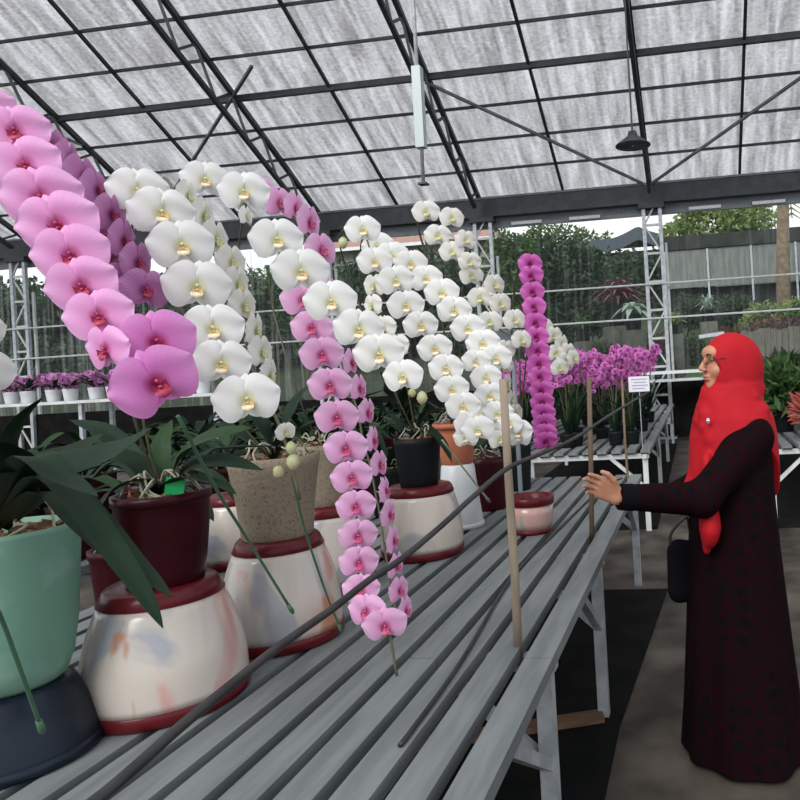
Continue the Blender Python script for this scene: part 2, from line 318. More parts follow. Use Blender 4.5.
pr = atz(641, 474, BZ); pn = atz(521, 728, BZ); X1 = (pr.x+pn.x)/2; Y1 = pr.y
lg = atz(612, 717, 0).y; lg2 = atz(645, 585, 0).y
print('X1', X1, 'Y1', Y1, 'legs', lg, lg2)
bench('near slatted grey bench carrying the glazed pots', X1-1.74, X1, .35, Y1, 17, [.7, (lg+.7)/2+.1, lg, lg2], seam=atz(540, 658, BZ).y)
# second bench
q0 = atz(650, 450, BZ); q1 = atz(674, 400, BZ)
print('bench2', q0, q1)
bench('far slatted bench crowded with magenta orchids', q0.x-1.62, q0.x, q0.y, 13.2, 13, [q0.y+.06, q0.y+2.2, q0.y+4.4, 13.0], legm='whitesteel', slatw=.085)
r0 = atz(780, 446, BZ)
bench('slatted bench behind the woman with leafy plants on it', r0.x-.12, r0.x+1.6, r0.y, 12.5, 13, [r0.y+.06, r0.y+2.2, r0.y+4.4, 12.3], legm='whitesteel', slatw=.085)
# groundsheet under the benches
c0 = atz(668, 590, 0); c1 = atz(620, 728, 0)
sheet = MB().add([(X1-2.2, .1, .004), (c1.x, .1, .004), (c1.x, c1.y, .004), (c0.x, c0.y, .004), (X1-2.2, c0.y, .004)], [(0, 1, 2, 3, 4)]).add([(X1-2.2, .1, .009), (c1.x, .1, .009), (c1.x, c1.y, .009), (c0.x, c0.y, .009), (X1-2.2, c0.y, .009)], [(0, 1, 2, 3, 4)]).obj('groundsheet', M['cloth'])
tag(sheet, 'black groundsheet spread on the concrete under the near bench', 'groundsheet')
for (bx0, bx1, by0, by1, lb) in [(q0.x-1.7, q0.x+.02, q0.y+.1, 13, 'black groundsheet under the magenta orchid bench'), (r0.x-.05, r0.x+1.7, r0.y+.1, 12.4, 'black groundsheet under the bench behind the woman')]:
    tag(MB().box(((bx0+bx1)/2, (by0+by1)/2, .006), (bx1-bx0, by1-by0, .01)).obj('groundsheet', M['cloth']), lb, 'groundsheet')
pa, pb = atz(532, 727, .02), atz(603, 716, .02)
tag(MB().bar(pa+(pa-pb)*2, pb, .07, .03).obj('wooden_plank', M['wood']), 'brown wooden plank lying on the black sheet under the near bench', 'plank')


# ------------------------------------------------------------------ pots
def pot_prof(rb, rt, h, wall=.008, bulge=0, n=8, lip=0):
    p = [(0, 0), (rb*.97, 0)]
    for i in range(n+1):
        t = i/n; p.append((rb+(rt-rb)*t+bulge*math.sin(PI*t), .004+(h-.004)*t))
    if lip: p[-1] = (rt+lip, h-.0); p.insert(-1, (rt+lip, h-.022)); p.insert(-2, (rt, h-.024))
    p += [(rt-wall, h), (rt-wall, h-.04), (0, h-.045)]
    return p
STANDS = {}
def stand(px, pyb, r0, r1, h, label, seed, band=.035, D=None):
    """an upside down marbled pot: wide maroon rim below, narrow maroon band on top"""
    g = atz(px, pyb, BZ); g = V((g.x, g.y, BZ)); d = V((g.x-CAM.x, g.y-CAM.y, 0)).normalized(); c = g + d*r0*.97
    t = thing('marbled_pot', label, 'pot', c, random.random()*6, 'upturned marbled pots on the near bench')
    def rr(z): u = z/h; return r0 + (r1-r0)*(u**1.5) + .07*r0*math.sin(PI*min(1, u*1.05))
    zs = [band+(h-2*band)*i/14 for i in range(15)]
    MB().lathe([(rr(z), z) for z in zs], 64).obj('body', marble('marble_glaze', seed), t, True)
    MB().lathe([(rr(0)-.012, 0), (rr(0)-.002, .002), (rr(0)+.004, .008), (rr(band)+.003, band-.003), (rr(band)-.001, band+.001)], 64).obj('rim', M['maroon'], t, True)
    MB().lathe([(rr(h-band)-.001, h-band-.001), (rr(h-band)+.002, h-band+.003), (rr(h)+.002, h-.006), (rr(h)-.004, h), (.03, h+.001), (.03, h-.02), (0, h-.02)], 64).obj('top_band', M['maroon'], t, True)
    return c + V((0, 0, h)), t
sA, _ = stand(170, 727, .175, .120, .285, 'cream marbled pot with maroon rims turned upside down under the dark maroon pot', 1)
sB, _ = stand(285, 656, .165, .112, .30, 'marbled pot turned upside down under the speckled stoneware pot, one rust spot', 2)
sD, _ = stand(424, 563, .165, .13, .29, 'marbled pot with a rust orange smear turned upside down under the black pot', 3)
sC, _ = stand(330, 598, .16, .12, .30, 'marbled pot turned upside down, mostly hidden behind the long pale pink spray', 4)
sE, _ = stand(240, 570, .16, .12, .29, 'marbled pot turned upside down, a sliver showing left of the speckled pot', 5)
c = atz(527, 537, BZ); c = V((c.x, c.y, BZ)) + V((0, .10, 0))
t = thing('marbled_bowl', 'small open marbled bowl with maroon rim alone on the bare slats', 'bowl', c)
MB().lathe([(.085, .018), (.098, .05), (.104, .09), (.104, .13)], 64).obj('body', marble('marble_glaze', 9), t, True)
MB().lathe([(.06, 0), (.088, .002), (.09, .018), (.085, .02)], 64).obj('foot_ring', M['maroon'], t, True)
MB().lathe([(.104, .129), (.109, .132), (.110, .165), (.106, .168), (.098, .166), (.096, .13), (.07, .03), (0, .028)], 64).obj('rim', M['maroon'], t, True)

def fill(parent, r, z, chips=40, roots=10, seed=0, m='bark'):
    rs = random.Random(seed); b = MB(); b.lathe([(r, z-.03), (r*.8, z-.004), (r*.3, z+.004), (0, z+.006)], 24)
    for k in range(chips):
        a = rs.random()*6.3; q = r*.88*math.sqrt(rs.random()); rot = Matrix.Rotation(rs.random()*3, 3, V((rs.random(), rs.random(), rs.random())).normalized())
        b.box((q*math.cos(a), q*math.sin(a), z+rs.uniform(-.002, .012)), (rs.uniform(.012, .028), rs.uniform(.008, .02), rs.uniform(.005, .012)), rot)
    o = b.obj('potting_bark', M[m], parent); o['kind'] = 'stuff'
    for k in range(roots):
        a = rs.random()*6.3; q = r*.3; pts = [(q*.3*math.cos(a), q*.3*math.sin(a), z+.03)]
        for j in range(1, 6):
            a += rs.uniform(-.5, .5); u = j/5; pts.append((r*.92*u*math.cos(a), r*.92*u*math.sin(a), z+.012+.05*math.sin(PI*u)*rs.uniform(.4, 1.3)))
        MB().tube(smooth_path(pts, 4), .0028, 6).obj('aerial_root', M['root'], parent, True)

# ------------------------------------------------------------------ flower
def petal_pts(mb, ang, length, width, base, nu=9, nv=9, cup=.06, back=0, wave=0, p=.75, tip=1.0, y0=0):
    """one petal in the XZ plane; ang from +X; faces -Y"""
    ca, sa = math.cos(ang), math.sin(ang)
    def fn(u, v):
        l = base+length*u; w = width*.5*(math.sin(PI*min(1, u**p*.97+.0))**.62 if u > 0 else 0)+.02*(1-u)
        s = (v-.5)*2; x = l*1.0 - .10*length*abs(s)**2*(u > .0)*u*tip; zz = w*s
        y = y0 + cup*(u**2)*.6 + .5*cup*(s*s)*w*2 - .03*math.sin(PI*u) + wave*math.sin(s*5+u*4)*.02 + back*u
        return (x*ca - zz*sa, y, x*sa + zz*ca)
    mb.grid(nu, nv, fn)
def flower_mesh(name, m, openness=1.0, seed=0, thick=True):
    rs = random.Random(seed); j = lambda a: rs.uniform(-a, a)
    mb = MB()
    petal_pts(mb, R(90+j(5)), .44, .38, .0, cup=.05, back=.07, p=.8, y0=.022)
    petal_pts(mb, R(215+j(6)), .47, .36, .0, cup=.05, back=.07, p=.8, y0=.022)
    petal_pts(mb, R(-35+j(6)), .47, .36, .0, cup=.05, back=.07, p=.8, y0=.022)
    for a in (13, 167):
        petal_pts(mb, R(a+j(4)), .54, .76, -.01, nu=12, nv=13, cup=.10+j(.05), wave=1+j(.5), p=.82, tip=.6, y0=-.005+j(.01))
    f = MB(); f.v = mb.v; f.f = mb.f
    me = f.mesh(name, m, True); return me
def lip_mesh(name, m):
    b = MB()
    b.ball((0, -.045, .035), (.030, .05, .035), 8, 6)                       # column
    for sx in (-1, 1):                                                       # side lobes
        def fn(u, v, sx=sx): a = -1.0+2.0*v; return (sx*(.03+.075*math.sin(u*1.6)), -.04-.10*u+.015*math.cos(a*2), -.05+.075*math.sin(a)*(.4+u)*.9+.02*u)
        b.grid(6, 6, fn)
    def mid(u, v): s = (v-.5)*2; w = .035+.075*math.sin(PI*min(1, u*1.05))**.8*(u < .98); return (w*s, -.03-.13*math.sin(u*1.9)+.02*s*s, -.06-.15*u**1.3)
    b.grid(8, 5, mid)
    b.ball((0, -.085, -.055), (.035, .03, .026), 8, 6)
    return b.mesh(name, m, True)
KINDS = {}
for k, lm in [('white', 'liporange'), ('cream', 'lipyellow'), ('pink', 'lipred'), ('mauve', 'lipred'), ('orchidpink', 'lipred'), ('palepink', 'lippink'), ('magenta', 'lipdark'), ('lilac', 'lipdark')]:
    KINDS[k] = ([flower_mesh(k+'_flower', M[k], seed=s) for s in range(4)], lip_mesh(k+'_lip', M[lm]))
ped = MB().tube([(0, .03, 0), (0, .12, .0), (0, .22, -.05), (0, .3, -.02)], [.03, .018, .016, .016], 6).mesh('pedicel', M['pedicel'], True)
def put_flower(parent, p, size, kind, yaw=0, pitch=0, roll=0, k=0, lip=True, toward=None):
    d = (CAM-p); d.z = 0; d.normalize()
    if toward is not None: d = toward
    az = math.atan2(d.x, -d.y)                      # rotation that takes -Y to d
    rot = Matrix.Rotation(az+R(yaw), 4, 'Z') @ Matrix.Rotation(R(pitch), 4, 'X') @ Matrix.Rotation(R(roll), 4, 'Y')
    ms, lm = KINDS[kind]
    f = link('flower', ms[k % 4], parent); f.matrix_local = Matrix.Translation(p-parent.location) @ rot @ Matrix.Scale(size*.90, 4)
    if lip: link('lip', lm, f).scale = (.85, .85, .85); link('pedicel', ped, f)
    return f, rot.to_3x3()
def spray(parent, fl, D0, D1, kind, base=None, via=(), stem_r=.0028, yaw=0, pitch=4, jit=8, stem_tail=None, back=.028, seed=0, spread=True):
    """fl: (x, y, width px [, yaw [, pitch]]); flower depths run D0..D1; the stem rises from base through via"""
    rs = random.Random(seed); N = len(fl); pts = []
    for i, q in enumerate(fl):
        D = D0+(D1-D0)*i/max(1, N-1); p = at(q[0], q[1], D); size = q[2]*D/FPX
        yw = q[3] if len(q) > 3 else yaw; pc = q[4] if len(q) > 4 else pitch
        f, rot = put_flower(parent, p, size, kind, yw+rs.uniform(-jit, jit), pc+rs.uniform(-4, 5), rs.uniform(-6, 6)+(q[5] if len(q) > 5 else 0), k=rs.randrange(4))
        pts.append(p + rot @ V((0, .3*size, -.02*size)))
    path = ([V(base)] if base is not None else []) + [V(v) for v in via] + pts
    if stem_tail: path.append(at(*stem_tail))
    sp = smooth_path(path, 5)
    MB().tube([q-parent.location for q in sp], stem_r, 7).obj('flower_stem', M['stem'], parent, True)
    return pts
def leaf(parent, pts, w, m='leaf', fold=.22, n=5, tipw=.0, tilt=0):
    P = smooth_path(pts, n); N = len(P); mb = MB(); up = V((0, 0, 1)); rows = []
    for i, p in enumerate(P):
        t = (P[min(i+1, N-1)]-P[max(0, i-1)]).normalized(); s = t.cross(up); s = s.normalized() if s.length > .05 else V((1, 0, 0)); nn = s.cross(t).normalized(); s, nn = s*math.cos(R(tilt))+nn*math.sin(R(tilt)), nn*math.cos(R(tilt))-s*math.sin(R(tilt))
        u = i/(N-1); ww = w*.5*(math.sin(PI*(.14+.86*u)**.9)**.7 if u < .999 else .02); rows.append((p, s, nn, ww))
    o = 0; K = 7
    for side in (1, -1):
        for (p, s, nn, ww) in rows:
            for k in range(K):
                a = (k/(K-1)-.5)*2; y = nn*(fold*ww*abs(a)**1.3*1.0 + side*.0011*(1-abs(a)**6)); mb.v.append(tuple(p + s*a*ww + y - parent.location))
    for sd in range(2):
        b = sd*N*K
        for i in range(N-1):
            for k in range(K-1):
                q = (b+i*K+k, b+i*K+k+1, b+(i+1)*K+k+1, b+(i+1)*K+k); mb.f.append(q if sd == 0 else q[::-1])
    return mb.obj('leaf', M[m], parent, True)
def bud(parent, p, r, tilt=0):
    b = MB(); b.lathe([(0, -r*1.3), (r*.6, -r*.9), (r, -.1*r), (r*.8, r*.7), (r*.3, r*1.2), (0, r*1.3)], 12)
    o = b.obj('bud', M['bud'], parent, True); o.location = p-parent.location; o.rotation_euler = (R(tilt), 0, .3); return o

# ------------------------------------------------------------------ plant A: celadon pot
gA = V(at(8, 640, 1.50)); cA = V((gA.x, gA.y, 0)); zA = BZ+.15
t = thing('glazed_pot', 'navy blue glazed pot turned upside down under the celadon pot', 'pot', (cA.x, cA.y, BZ)); MB().lathe([(.15, 0), (.155, .004), (.152, .03), (.13, .1), (.112, .142), (.10, .15), (0, .15)], 64).obj('body', M['navy'], t, True)
MB().lathe([(.1525, .001), (.159, .006), (.158, .022), (.151, .026)], 64).obj('rim', M['navy'], t, True)
A = thing('potted_orchid', 'candy pink moth orchid in a pale green glazed pot, long arching spike', 'orchid', (cA.x, cA.y, zA))
hA = .325; rA = .135
MB().lathe([(0, 0), (.085, 0), (.098, .01), (.112, .05), (.122, .12), (.128, .2), (rA, hA-.01), (rA, hA), (rA-.01, hA), (rA-.012, hA-.04), (0, hA-.05)], 64).obj('pot', M['greenpot'], A, True)
fill(A, rA-.013, hA-.02, 70, 8, 3)
bA = A.location + V((0, 0, hA+.0))
def pl(P, off=(0, 0, 0)): return P.location + V(off)
def Lf(parent, base, pts, D0, D1, w, m='leaf', **k):
    N = len(pts); P = [V(base)] + [at(x, y, D0+(D1-D0)*i/max(1, N-1)) for i, (x, y) in enumerate(pts)]
    return leaf(parent, P, w, m, **k)
cb = bA + V((0, 0, .0))
Lf(A, cb, [(52, 492), (85, 520), (125, 560), (172, 597)], 1.36, 1.16, .078)
Lf(A, cb, [(40, 478), (75, 500), (108, 545), (140, 590), (163, 628)], 1.30, 1.10, .052)
Lf(A, cb, [(40, 475), (80, 463), (120, 450), (152, 428)], 1.42, 1.30, .07, tilt=-48)
Lf(A, cb, [(40, 470), (70, 455), (104, 434)], 1.55, 1.6, .07, tilt=-40)
Lf(A, cb, [(12, 470), (2, 455), (-20, 445), (-60, 460)], 1.45, 1.3, .075)
Lf(A, cb, [(10, 450), (22, 420), (42, 398)], 1.5, 1.5, .05)
Lf(A, cb, [(0, 480), (-30, 490), (-70, 540)], 1.3, 1.2, .07)
Lf(A, cb, [(28, 460), (60, 478), (98, 497)], 1.25, 1.12, .06)
P1 = [(-16, 110, 60, -14, 8, -12), (15, 131, 66, -16, 10, -14), (26, 165, 70, -20, 10, -14), (41, 198, 80, -20, 10, -16), (58, 225, 82, -20, 10, -16), (71, 255, 76, -20, 10, -16), (82, 286, 72, -18, 8, -14), (99, 316, 68, -12, 6, -10), (106, 350, 62, -52, 10, 0), (157, 342, 80, 6, 6, -8), (157, 383, 90, 12, 10, -20)]
spray(A, P1[:-2], 1.02, .93, 'pink', base=cb, via=[at(-60, 420, 1.35), at(-110, 250, 1.2), at(-90, 110, 1.08)], jit=5, seed=2, pitch=8)
spray(A, P1[-2:], .95, .90, 'orchidpink', base=at(104, 340, .965), jit=4, seed=3, pitch=6)
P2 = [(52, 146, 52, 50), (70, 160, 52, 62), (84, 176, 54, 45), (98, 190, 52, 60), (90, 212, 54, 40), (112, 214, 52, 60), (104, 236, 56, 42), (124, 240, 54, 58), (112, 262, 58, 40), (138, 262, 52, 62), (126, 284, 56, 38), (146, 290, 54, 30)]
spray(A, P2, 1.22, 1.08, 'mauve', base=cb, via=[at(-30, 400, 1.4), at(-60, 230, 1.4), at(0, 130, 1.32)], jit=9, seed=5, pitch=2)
# a white petal entering at the left edge belongs to another plant
AW = thing('potted_orchid', 'white orchid at the left edge, one bloom showing above the celadon pot', 'orchid', (cA.x-.42, cA.y+.1, BZ))
MB().lathe(pot_prof(.08, .11, .22), 48).obj('pot', M['whitepot'], AW, True); fill(AW, .1, .2, 20, 3, 8)
spray(AW, [(-16, 330, 44, 20), (-14, 372, 56, 10)], 1.15, 1.1, 'white', base=pl(AW, (0, 0, .21)), via=[at(-80, 420, 1.35), at(-90, 300, 1.3), at(-50, 270, 1.2)], jit=3)
for a in (.3, 2.2, 4.3): leaf(AW, [pl(AW, (0, 0, .21)), pl(AW, (.1*math.cos(a), .1*math.sin(a), .28)), pl(AW, (.24*math.cos(a), .24*math.sin(a), .24))], .06)

# ------------------------------------------------------------------ plant B: maroon pot
B = thing('potted_orchid', 'white moth orchid in a dark maroon pot marked with a bright green tag', 'orchid', sA+RT*.012)
MB().lathe(pot_prof(.082, .103, .215, bulge=.003, lip=.003), 56).obj('pot', M['maroonpot'], B, True); fill(B, .093, .198, 45, 14, 11)
tb = at(175, 487, (B.location-CAM).dot(FW)-.04)
MB().box((0, 0, 0), (.045, .0025, .04)).box((0, 0, -.03), (.01, .002, .04)).obj('plant_tag', M['tag'], B, loc=tb-B.location).rotation_euler = (0, R(12), R(10))
cb = pl(B, (0, 0, .21)); DB = (B.location-CAM).dot(FW)
Lf(B, cb, [(185, 452), (215, 436), (252, 428)], DB, DB-.1, .065, 'leaf2', tilt=-35)
Lf(B, cb, [(190, 468), (225, 462), (262, 470)], DB, DB-.05, .06, tilt=-30)
Lf(B, cb, [(185, 478), (215, 484), (236, 494)], DB-.05, DB-.12, .05)
Lf(B, cb, [(140, 466), (110, 455), (88, 462)], DB, DB-.05, .06, tilt=30)
Lf(B, cb, [(140, 480), (112, 492), (96, 512)], DB-.05, DB-.1, .05)
Lf(B, cb, [(160, 455), (165, 435), (172, 420)], DB+.08, DB+.15, .05, 'leaf2')
Lf(B, cb, [(205, 455), (235, 448), (278, 446)], DB+.1, DB+.15, .055)
Lf(B, cb, [(130, 458), (105, 432), (70, 420)], DB+.1, DB+.15, .06, tilt=35)
W1 = [(138, 191, 60), (162, 213, 66, 6), (182, 246, 66, 5), (197, 287, 68, 4), (213, 329, 64, 5), (221, 364, 62, 2), (247, 400, 68, -4)]
spray(B, W1, 1.18, 1.03, 'white', base=cb, via=[at(135, 420, 1.5), at(105, 260, 1.42), at(112, 186, 1.26)], jit=5, seed=9, pitch=4)
W2 = [(188, 196, 40, 60), (204, 216, 48, 66), (216, 240, 52, 55), (232, 262, 44, 40), (238, 284, 46, 62), (244, 306, 44, 50), (256, 330, 46, 66), (262, 352, 44, 50), (270, 376, 46, 70), (286, 432, 24, 30)]
spray(B, W2, 1.34, 1.2, 'cream', base=cb, via=[at(140, 400, 1.62), at(130, 240, 1.6), at(160, 180, 1.45)], jit=7, seed=12, stem_tail=(300, 500, 1.2))
bud(B, at(293, 462, 1.2), .011); bud(B, at(279, 472, 1.2), .010, 40); bud(B, at(291, 448, 1.2), .009)

# ------------------------------------------------------------------ plant C: speckled stoneware pot
C_ = thing('potted_orchid', 'white moth orchid in a tall speckled stoneware pot, seven blooms falling to the right', 'orchid', sB)
MB().lathe(pot_prof(.098, .128, .235, bulge=-.004, wall=.014), 56).obj('pot', M['concrete'], C_, True); fill(C_, .112, .215, 40, 8, 14)
cb = pl(C_, (0, 0, .22)); DC = (C_.location-CAM).dot(FW)
W3 = [(205, 180, 48, 10), (244, 192, 52, -8), (247, 216, 26, 60), (277, 240, 56, 4), (301, 272, 60, 2), (331, 302, 56, 2), (359, 330, 54, 2), (379, 355, 54, 0), (403, 377, 44, -14)]
spray(C_, W3, 1.48, 1.30, 'white', base=cb, via=[at(225, 400, 2.0), at(165, 260, 1.85), at(176, 190, 1.62)], jit=5, seed=21)
for pts, w in [([(240, 436), (215, 424), (196, 440)], .055), ([(300, 430), (330, 420), (352, 436)], .055), ([(262, 425), (250, 400), (236, 388)], .05), ([(285, 425), (300, 395), (322, 380)], .05)]:
    Lf(C_, cb, pts, DC, DC+.1, w)
g2 = atz(346, 566, BZ); C2l = sC
C2 = thing('potted_orchid', 'pale pink moth orchid in a beige pot, its spike hanging to the slats', 'orchid', C2l)
MB().lathe(pot_prof(.09, .115, .22, wall=.012), 56).obj('pot', M['concrete'], C2, True); fill(C2, .1, .2, 40, 8, 15)
cb = pl(C2, (0, 0, .2)); D2 = (C2.location-CAM).dot(FW)
P3 = [(263, 190, 34, 30), (280, 203, 42, 44), (296, 208, 40, 60), (310, 222, 44, 60), (322, 250, 44, 40), (303, 300, 46, 6), (312, 328, 44), (322, 355, 46), (330, 386, 46), (337, 418, 46), (346, 449, 46), (352, 478, 44), (356, 507, 42), (358, 536, 42), (359, 563, 42), (361, 590, 40), (366, 612, 44, -30), (385, 626, 48, -6, 10)]
spray(C2, P3, 1.88, 1.46, 'palepink', base=cb, via=[at(285, 420, 2.25), at(240, 290, 2.25), at(246, 205, 2.02)], jit=4, seed=31, pitch=3, stem_tail=(397, 676, 1.47))
P3b = [(316, 262, 30, 60), (330, 290, 32, 60), (340, 330, 34, 55), (352, 362, 36, 60), (360, 388, 36, 66), (368, 412, 36, 58), (374, 440, 36, 66), (380, 464, 36, 55), (386, 490, 36, 66), (390, 514, 36, 60), (394, 540, 36, 68), (397, 566, 34, 58), (400, 590, 34, 60), (406, 610, 34, 70)]
spray(C2, P3b, 1.98, 1.66, 'palepink', base=cb, via=[at(300, 400, 2.3), at(270, 290, 2.3), at(290, 240, 2.12)], jit=8, seed=33, pitch=2)
for pts, w in [([(350, 440), (372, 428), (392, 440)], .055), ([(330, 430), (318, 408), (300, 398)], .055), ([(345, 425), (362, 400), (384, 390)], .05)]:
    Lf(C2, cb, pts, D2, D2-.05, w)

# ------------------------------------------------------------------ plant D: black pot on the rust-smeared stand
Dd = thing('potted_orchid', 'white moth orchid in a black pot, tiers of blooms arching right toward the bamboo stick', 'orchid', sD)
MB().lathe(pot_prof(.078, .098, .20), 48).obj('pot', M['blackpot'], Dd, True); fill(Dd, .088, .19, 30, 10, 17)
cb = pl(Dd, (0, 0, .19)); DD = (Dd.location-CAM).dot(FW)
for pts, w in [([(385, 412), (368, 400), (352, 408)], .075), ([(405, 405), (412, 385), (424, 372)], .07), ([(425, 415), (450, 410), (470, 424)], .07), ([(395, 400), (390, 385), (380, 372)], .07), ([(420, 425), (440, 440), (452, 462)], .06), ([(390, 425), (372, 440), (362, 462)], .06), ([(410, 410), (436, 392), (462, 390)], .065)]:
    Lf(Dd, cb, pts, DD, DD-.1, w)
W4 = [(363, 230, 38, 4), (375, 262, 38), (396, 281, 40), (406, 306, 40), (421, 326, 38), (435, 349, 38), (446, 369, 38), (452, 390, 38), (463, 407, 38), (468, 424, 32, 30), (478, 430, 36, -8)]
spray(Dd, W4, 2.2, 1.95, 'white', base=cb, via=[at(390, 380, 2.8), at(350, 280, 2.7), at(340, 235, 2.45)], jit=6, seed=41)
bud(Dd, at(343, 243, 2.4), .016); bud(Dd, at(422, 398, 1.95), .015); bud(Dd, at(412, 393, 1.95), .011, 30)
W5 = [(378, 246, 34), (392, 256, 36), (411, 264, 36), (426, 279, 36), (442, 293, 38), (454, 311, 38), (468, 329, 38), (483, 344, 38), (496, 359, 36), (476, 362, 32), (486, 378, 34), (490, 396, 34), (498, 414, 34), (518, 432, 32), (510, 424, 28)]
spray(Dd, W5, 2.42, 2.12, 'white', base=cb, via=[at(400, 360, 2.9), at(365, 280, 2.85), at(362, 240, 2.6)], jit=6, seed=43)
# companion, side facing row on the left of it
W4b = [(374, 286, 30, -40), (372, 306, 30, -50), (384, 328, 32, -40), (398, 346, 30, -50)]
spray(Dd, W4b, 2.5, 2.4, 'cream', base=cb, via=[at(380, 360, 2.9), at(360, 300, 2.8)], jit=6, seed=44)

# ------------------------------------------------------------------ white pot + terracotta, maroon and black pots further back
def groundpt(px, py): g = atz(px, py, BZ); return V((g.x, g.y, BZ))
gw = groundpt(455, 531) + V((0, .09, 0))
t = thing('tapered_pot', 'white tapered pot turned upside down under the terracotta pot', 'pot', gw)
MB().lathe([(.105, 0), (.108, .004), (.11, .02), (.09, .2), (.08, .30), (.072, .31), (0, .31)], 48).obj('body', M['whitepot'], t, True); MB().lathe([(.108, .001), (.114, .004), (.114, .024), (.108, .027)], 48).obj('rim', M['whitepot'], t, True)
E = thing('potted_orchid', 'white moth orchid in a terracotta pot standing on a white tapered pot', 'orchid', gw+V((0, 0, .31)))
MB().lathe(pot_prof(.075, .105, .2, lip=.006), 48).obj('pot', M['terracotta'], E, True); fill(E, .09, .19, 25, 8, 19)
cb = pl(E, (0, 0, .2)); DE = (E.location-CAM).dot(FW)
W7 = [(426, 212, 30, 4), (452, 218, 28, 12), (438, 236, 30, 0), (466, 240, 26, 30), (452, 252, 28, 6), (470, 262, 26, 12)]
spray(E, W7, 2.75, 2.65, 'cream', base=cb, via=[at(452, 380, 3.2), at(436, 290, 3.0), at(418, 226, 2.85)], jit=7, seed=51, stem_r=.004)
W8 = [(472, 276, 28, 10), (495, 285, 28, 30), (480, 298, 28, 0), (501, 304, 28, 24), (515, 320, 28, 30), (490, 322, 28, 10), (522, 340, 26, 40), (506, 350, 26, 20)]
spray(E, W8, 2.72, 2.6, 'cream', base=cb, via=[at(452, 370, 3.2), at(462, 300, 3.0), at(466, 268, 2.8)], jit=10, seed=52, stem_r=.004)
for pts, w in [([(430, 405), (412, 398), (398, 410)], .08), ([(460, 400), (478, 392), (496, 404)], .08), ([(446, 395), (440, 380), (430, 372)], .07)]: Lf(E, cb, pts, DE, DE-.05, w)
gF = groundpt(483, 512) + V((0, .1, 0))
F_ = thing('potted_orchid', 'ivory moth orchid in a glossy maroon pot behind the bamboo stick', 'orchid', gF)
MB().lathe(pot_prof(.105, .125, .29, bulge=.004), 48).obj('pot', M['maroonpot'], F_, True); fill(F_, .115, .27, 25, 8, 23)
cb = pl(F_, (0, 0, .28)); DF = (F_.location-CAM).dot(FW)
W6 = [(504, 366, 24, 30), (508, 384, 24, 60), (512, 400, 26, 60), (516, 414, 26, 50), (505, 430, 26, 10), (519, 437, 28, -10)]
spray(F_, W6, 2.9, 2.7, 'cream', base=cb, via=[at(490, 420, 3.4), at(494, 370, 3.2)], jit=8, seed=55, stem_r=.004)
W6b = [(478, 412, 30, 0), (488, 424, 30, 10), (466, 438, 28, 0), (500, 440, 26, 10)]
spray(F_, W6b, 2.6, 2.6, 'cream', base=cb, via=[at(470, 430, 3.2), at(468, 410, 3.0)], jit=8, seed=56, stem_r=.004)
for pts, w in [([(470, 440), (455, 428), (440, 440)], .08), ([(495, 436), (512, 430), (528, 446)], .08)]: Lf(F_, cb, pts, DF, DF-.05, w)
gG = groundpt(514, 492) + V((0, .09, 0))
G = thing('potted_orchid', 'magenta orchid in a tall black pot, one dense straight column of blooms', 'orchid', gG)
MB().lathe(pot_prof(.085, .10, .30), 48).obj('pot', M['blackpot'], G, True); fill(G, .09, .28, 20, 6, 25)
cb = pl(G, (0, 0, .29)); DG = (G.location-CAM).dot(FW)
MG = []
for i, y in enumerate([264, 276, 292, 307, 323, 337, 351, 364, 377, 391, 403, 414, 424, 434, 442]):
    x = 529+ (y-262)*.088; MG.append((x+1, y, 27, (-1)**i*6, 4 if i < 9 else 16))
spray(G, MG, 2.72, 2.6, 'magenta', base=cb, via=[at(512, 420, 3.4), at(512, 320, 3.1), at(520, 262, 2.85)], jit=5, seed=61, stem_r=.004)
MG2 = [(x+6, y+6, 18, 75) for (x, y, *_r) in MG[:13]]
spray(G, MG2, 2.8, 2.68, 'magenta', base=cb, via=[at(520, 420, 3.4), at(520, 320, 3.2)], jit=8, seed=62, stem_r=.004)
for pts, w in [([(505, 440), (494, 432), (482, 444)], .08), ([(522, 438), (540, 434), (556, 448)], .08)]: Lf(G, cb, pts, DG, DG-.05, w)
# ivory spray trailing behind the magenta column
gH = groundpt(560, 476) + V((-.1, -.2, 0))
H = thing('potted_orchid', 'ivory orchid in a grey pot whose spray trails down behind the magenta column', 'orchid', V((groundpt(512, 484).x+.0, Y1-.14, BZ)))
MB().lathe(pot_prof(.07, .085, .2), 40).obj('pot', M['greyplastic'], H, True); fill(H, .075, .19, 15, 5, 29)
cb = pl(H, (0, 0, .19))
spray(H, [(546, 328, 24, 50), (554, 336, 24, 40), (562, 344, 24, 50), (568, 352, 24, 40), (556, 354, 24, 20), (566, 362, 24, 30), (574, 358, 22, 60), (560, 368, 22, 10)], 3.3, 3.2, 'cream', base=cb, via=[at(520, 420, 4.1), at(530, 330, 3.7)], jit=9, seed=66, stem_r=.004)
for a in (.3, 2.2, 4.3): leaf(H, [cb, cb+V((.1*math.cos(a), .1*math.sin(a), .08)), cb+V((.22*math.cos(a), .22*math.sin(a), .04))], .07)

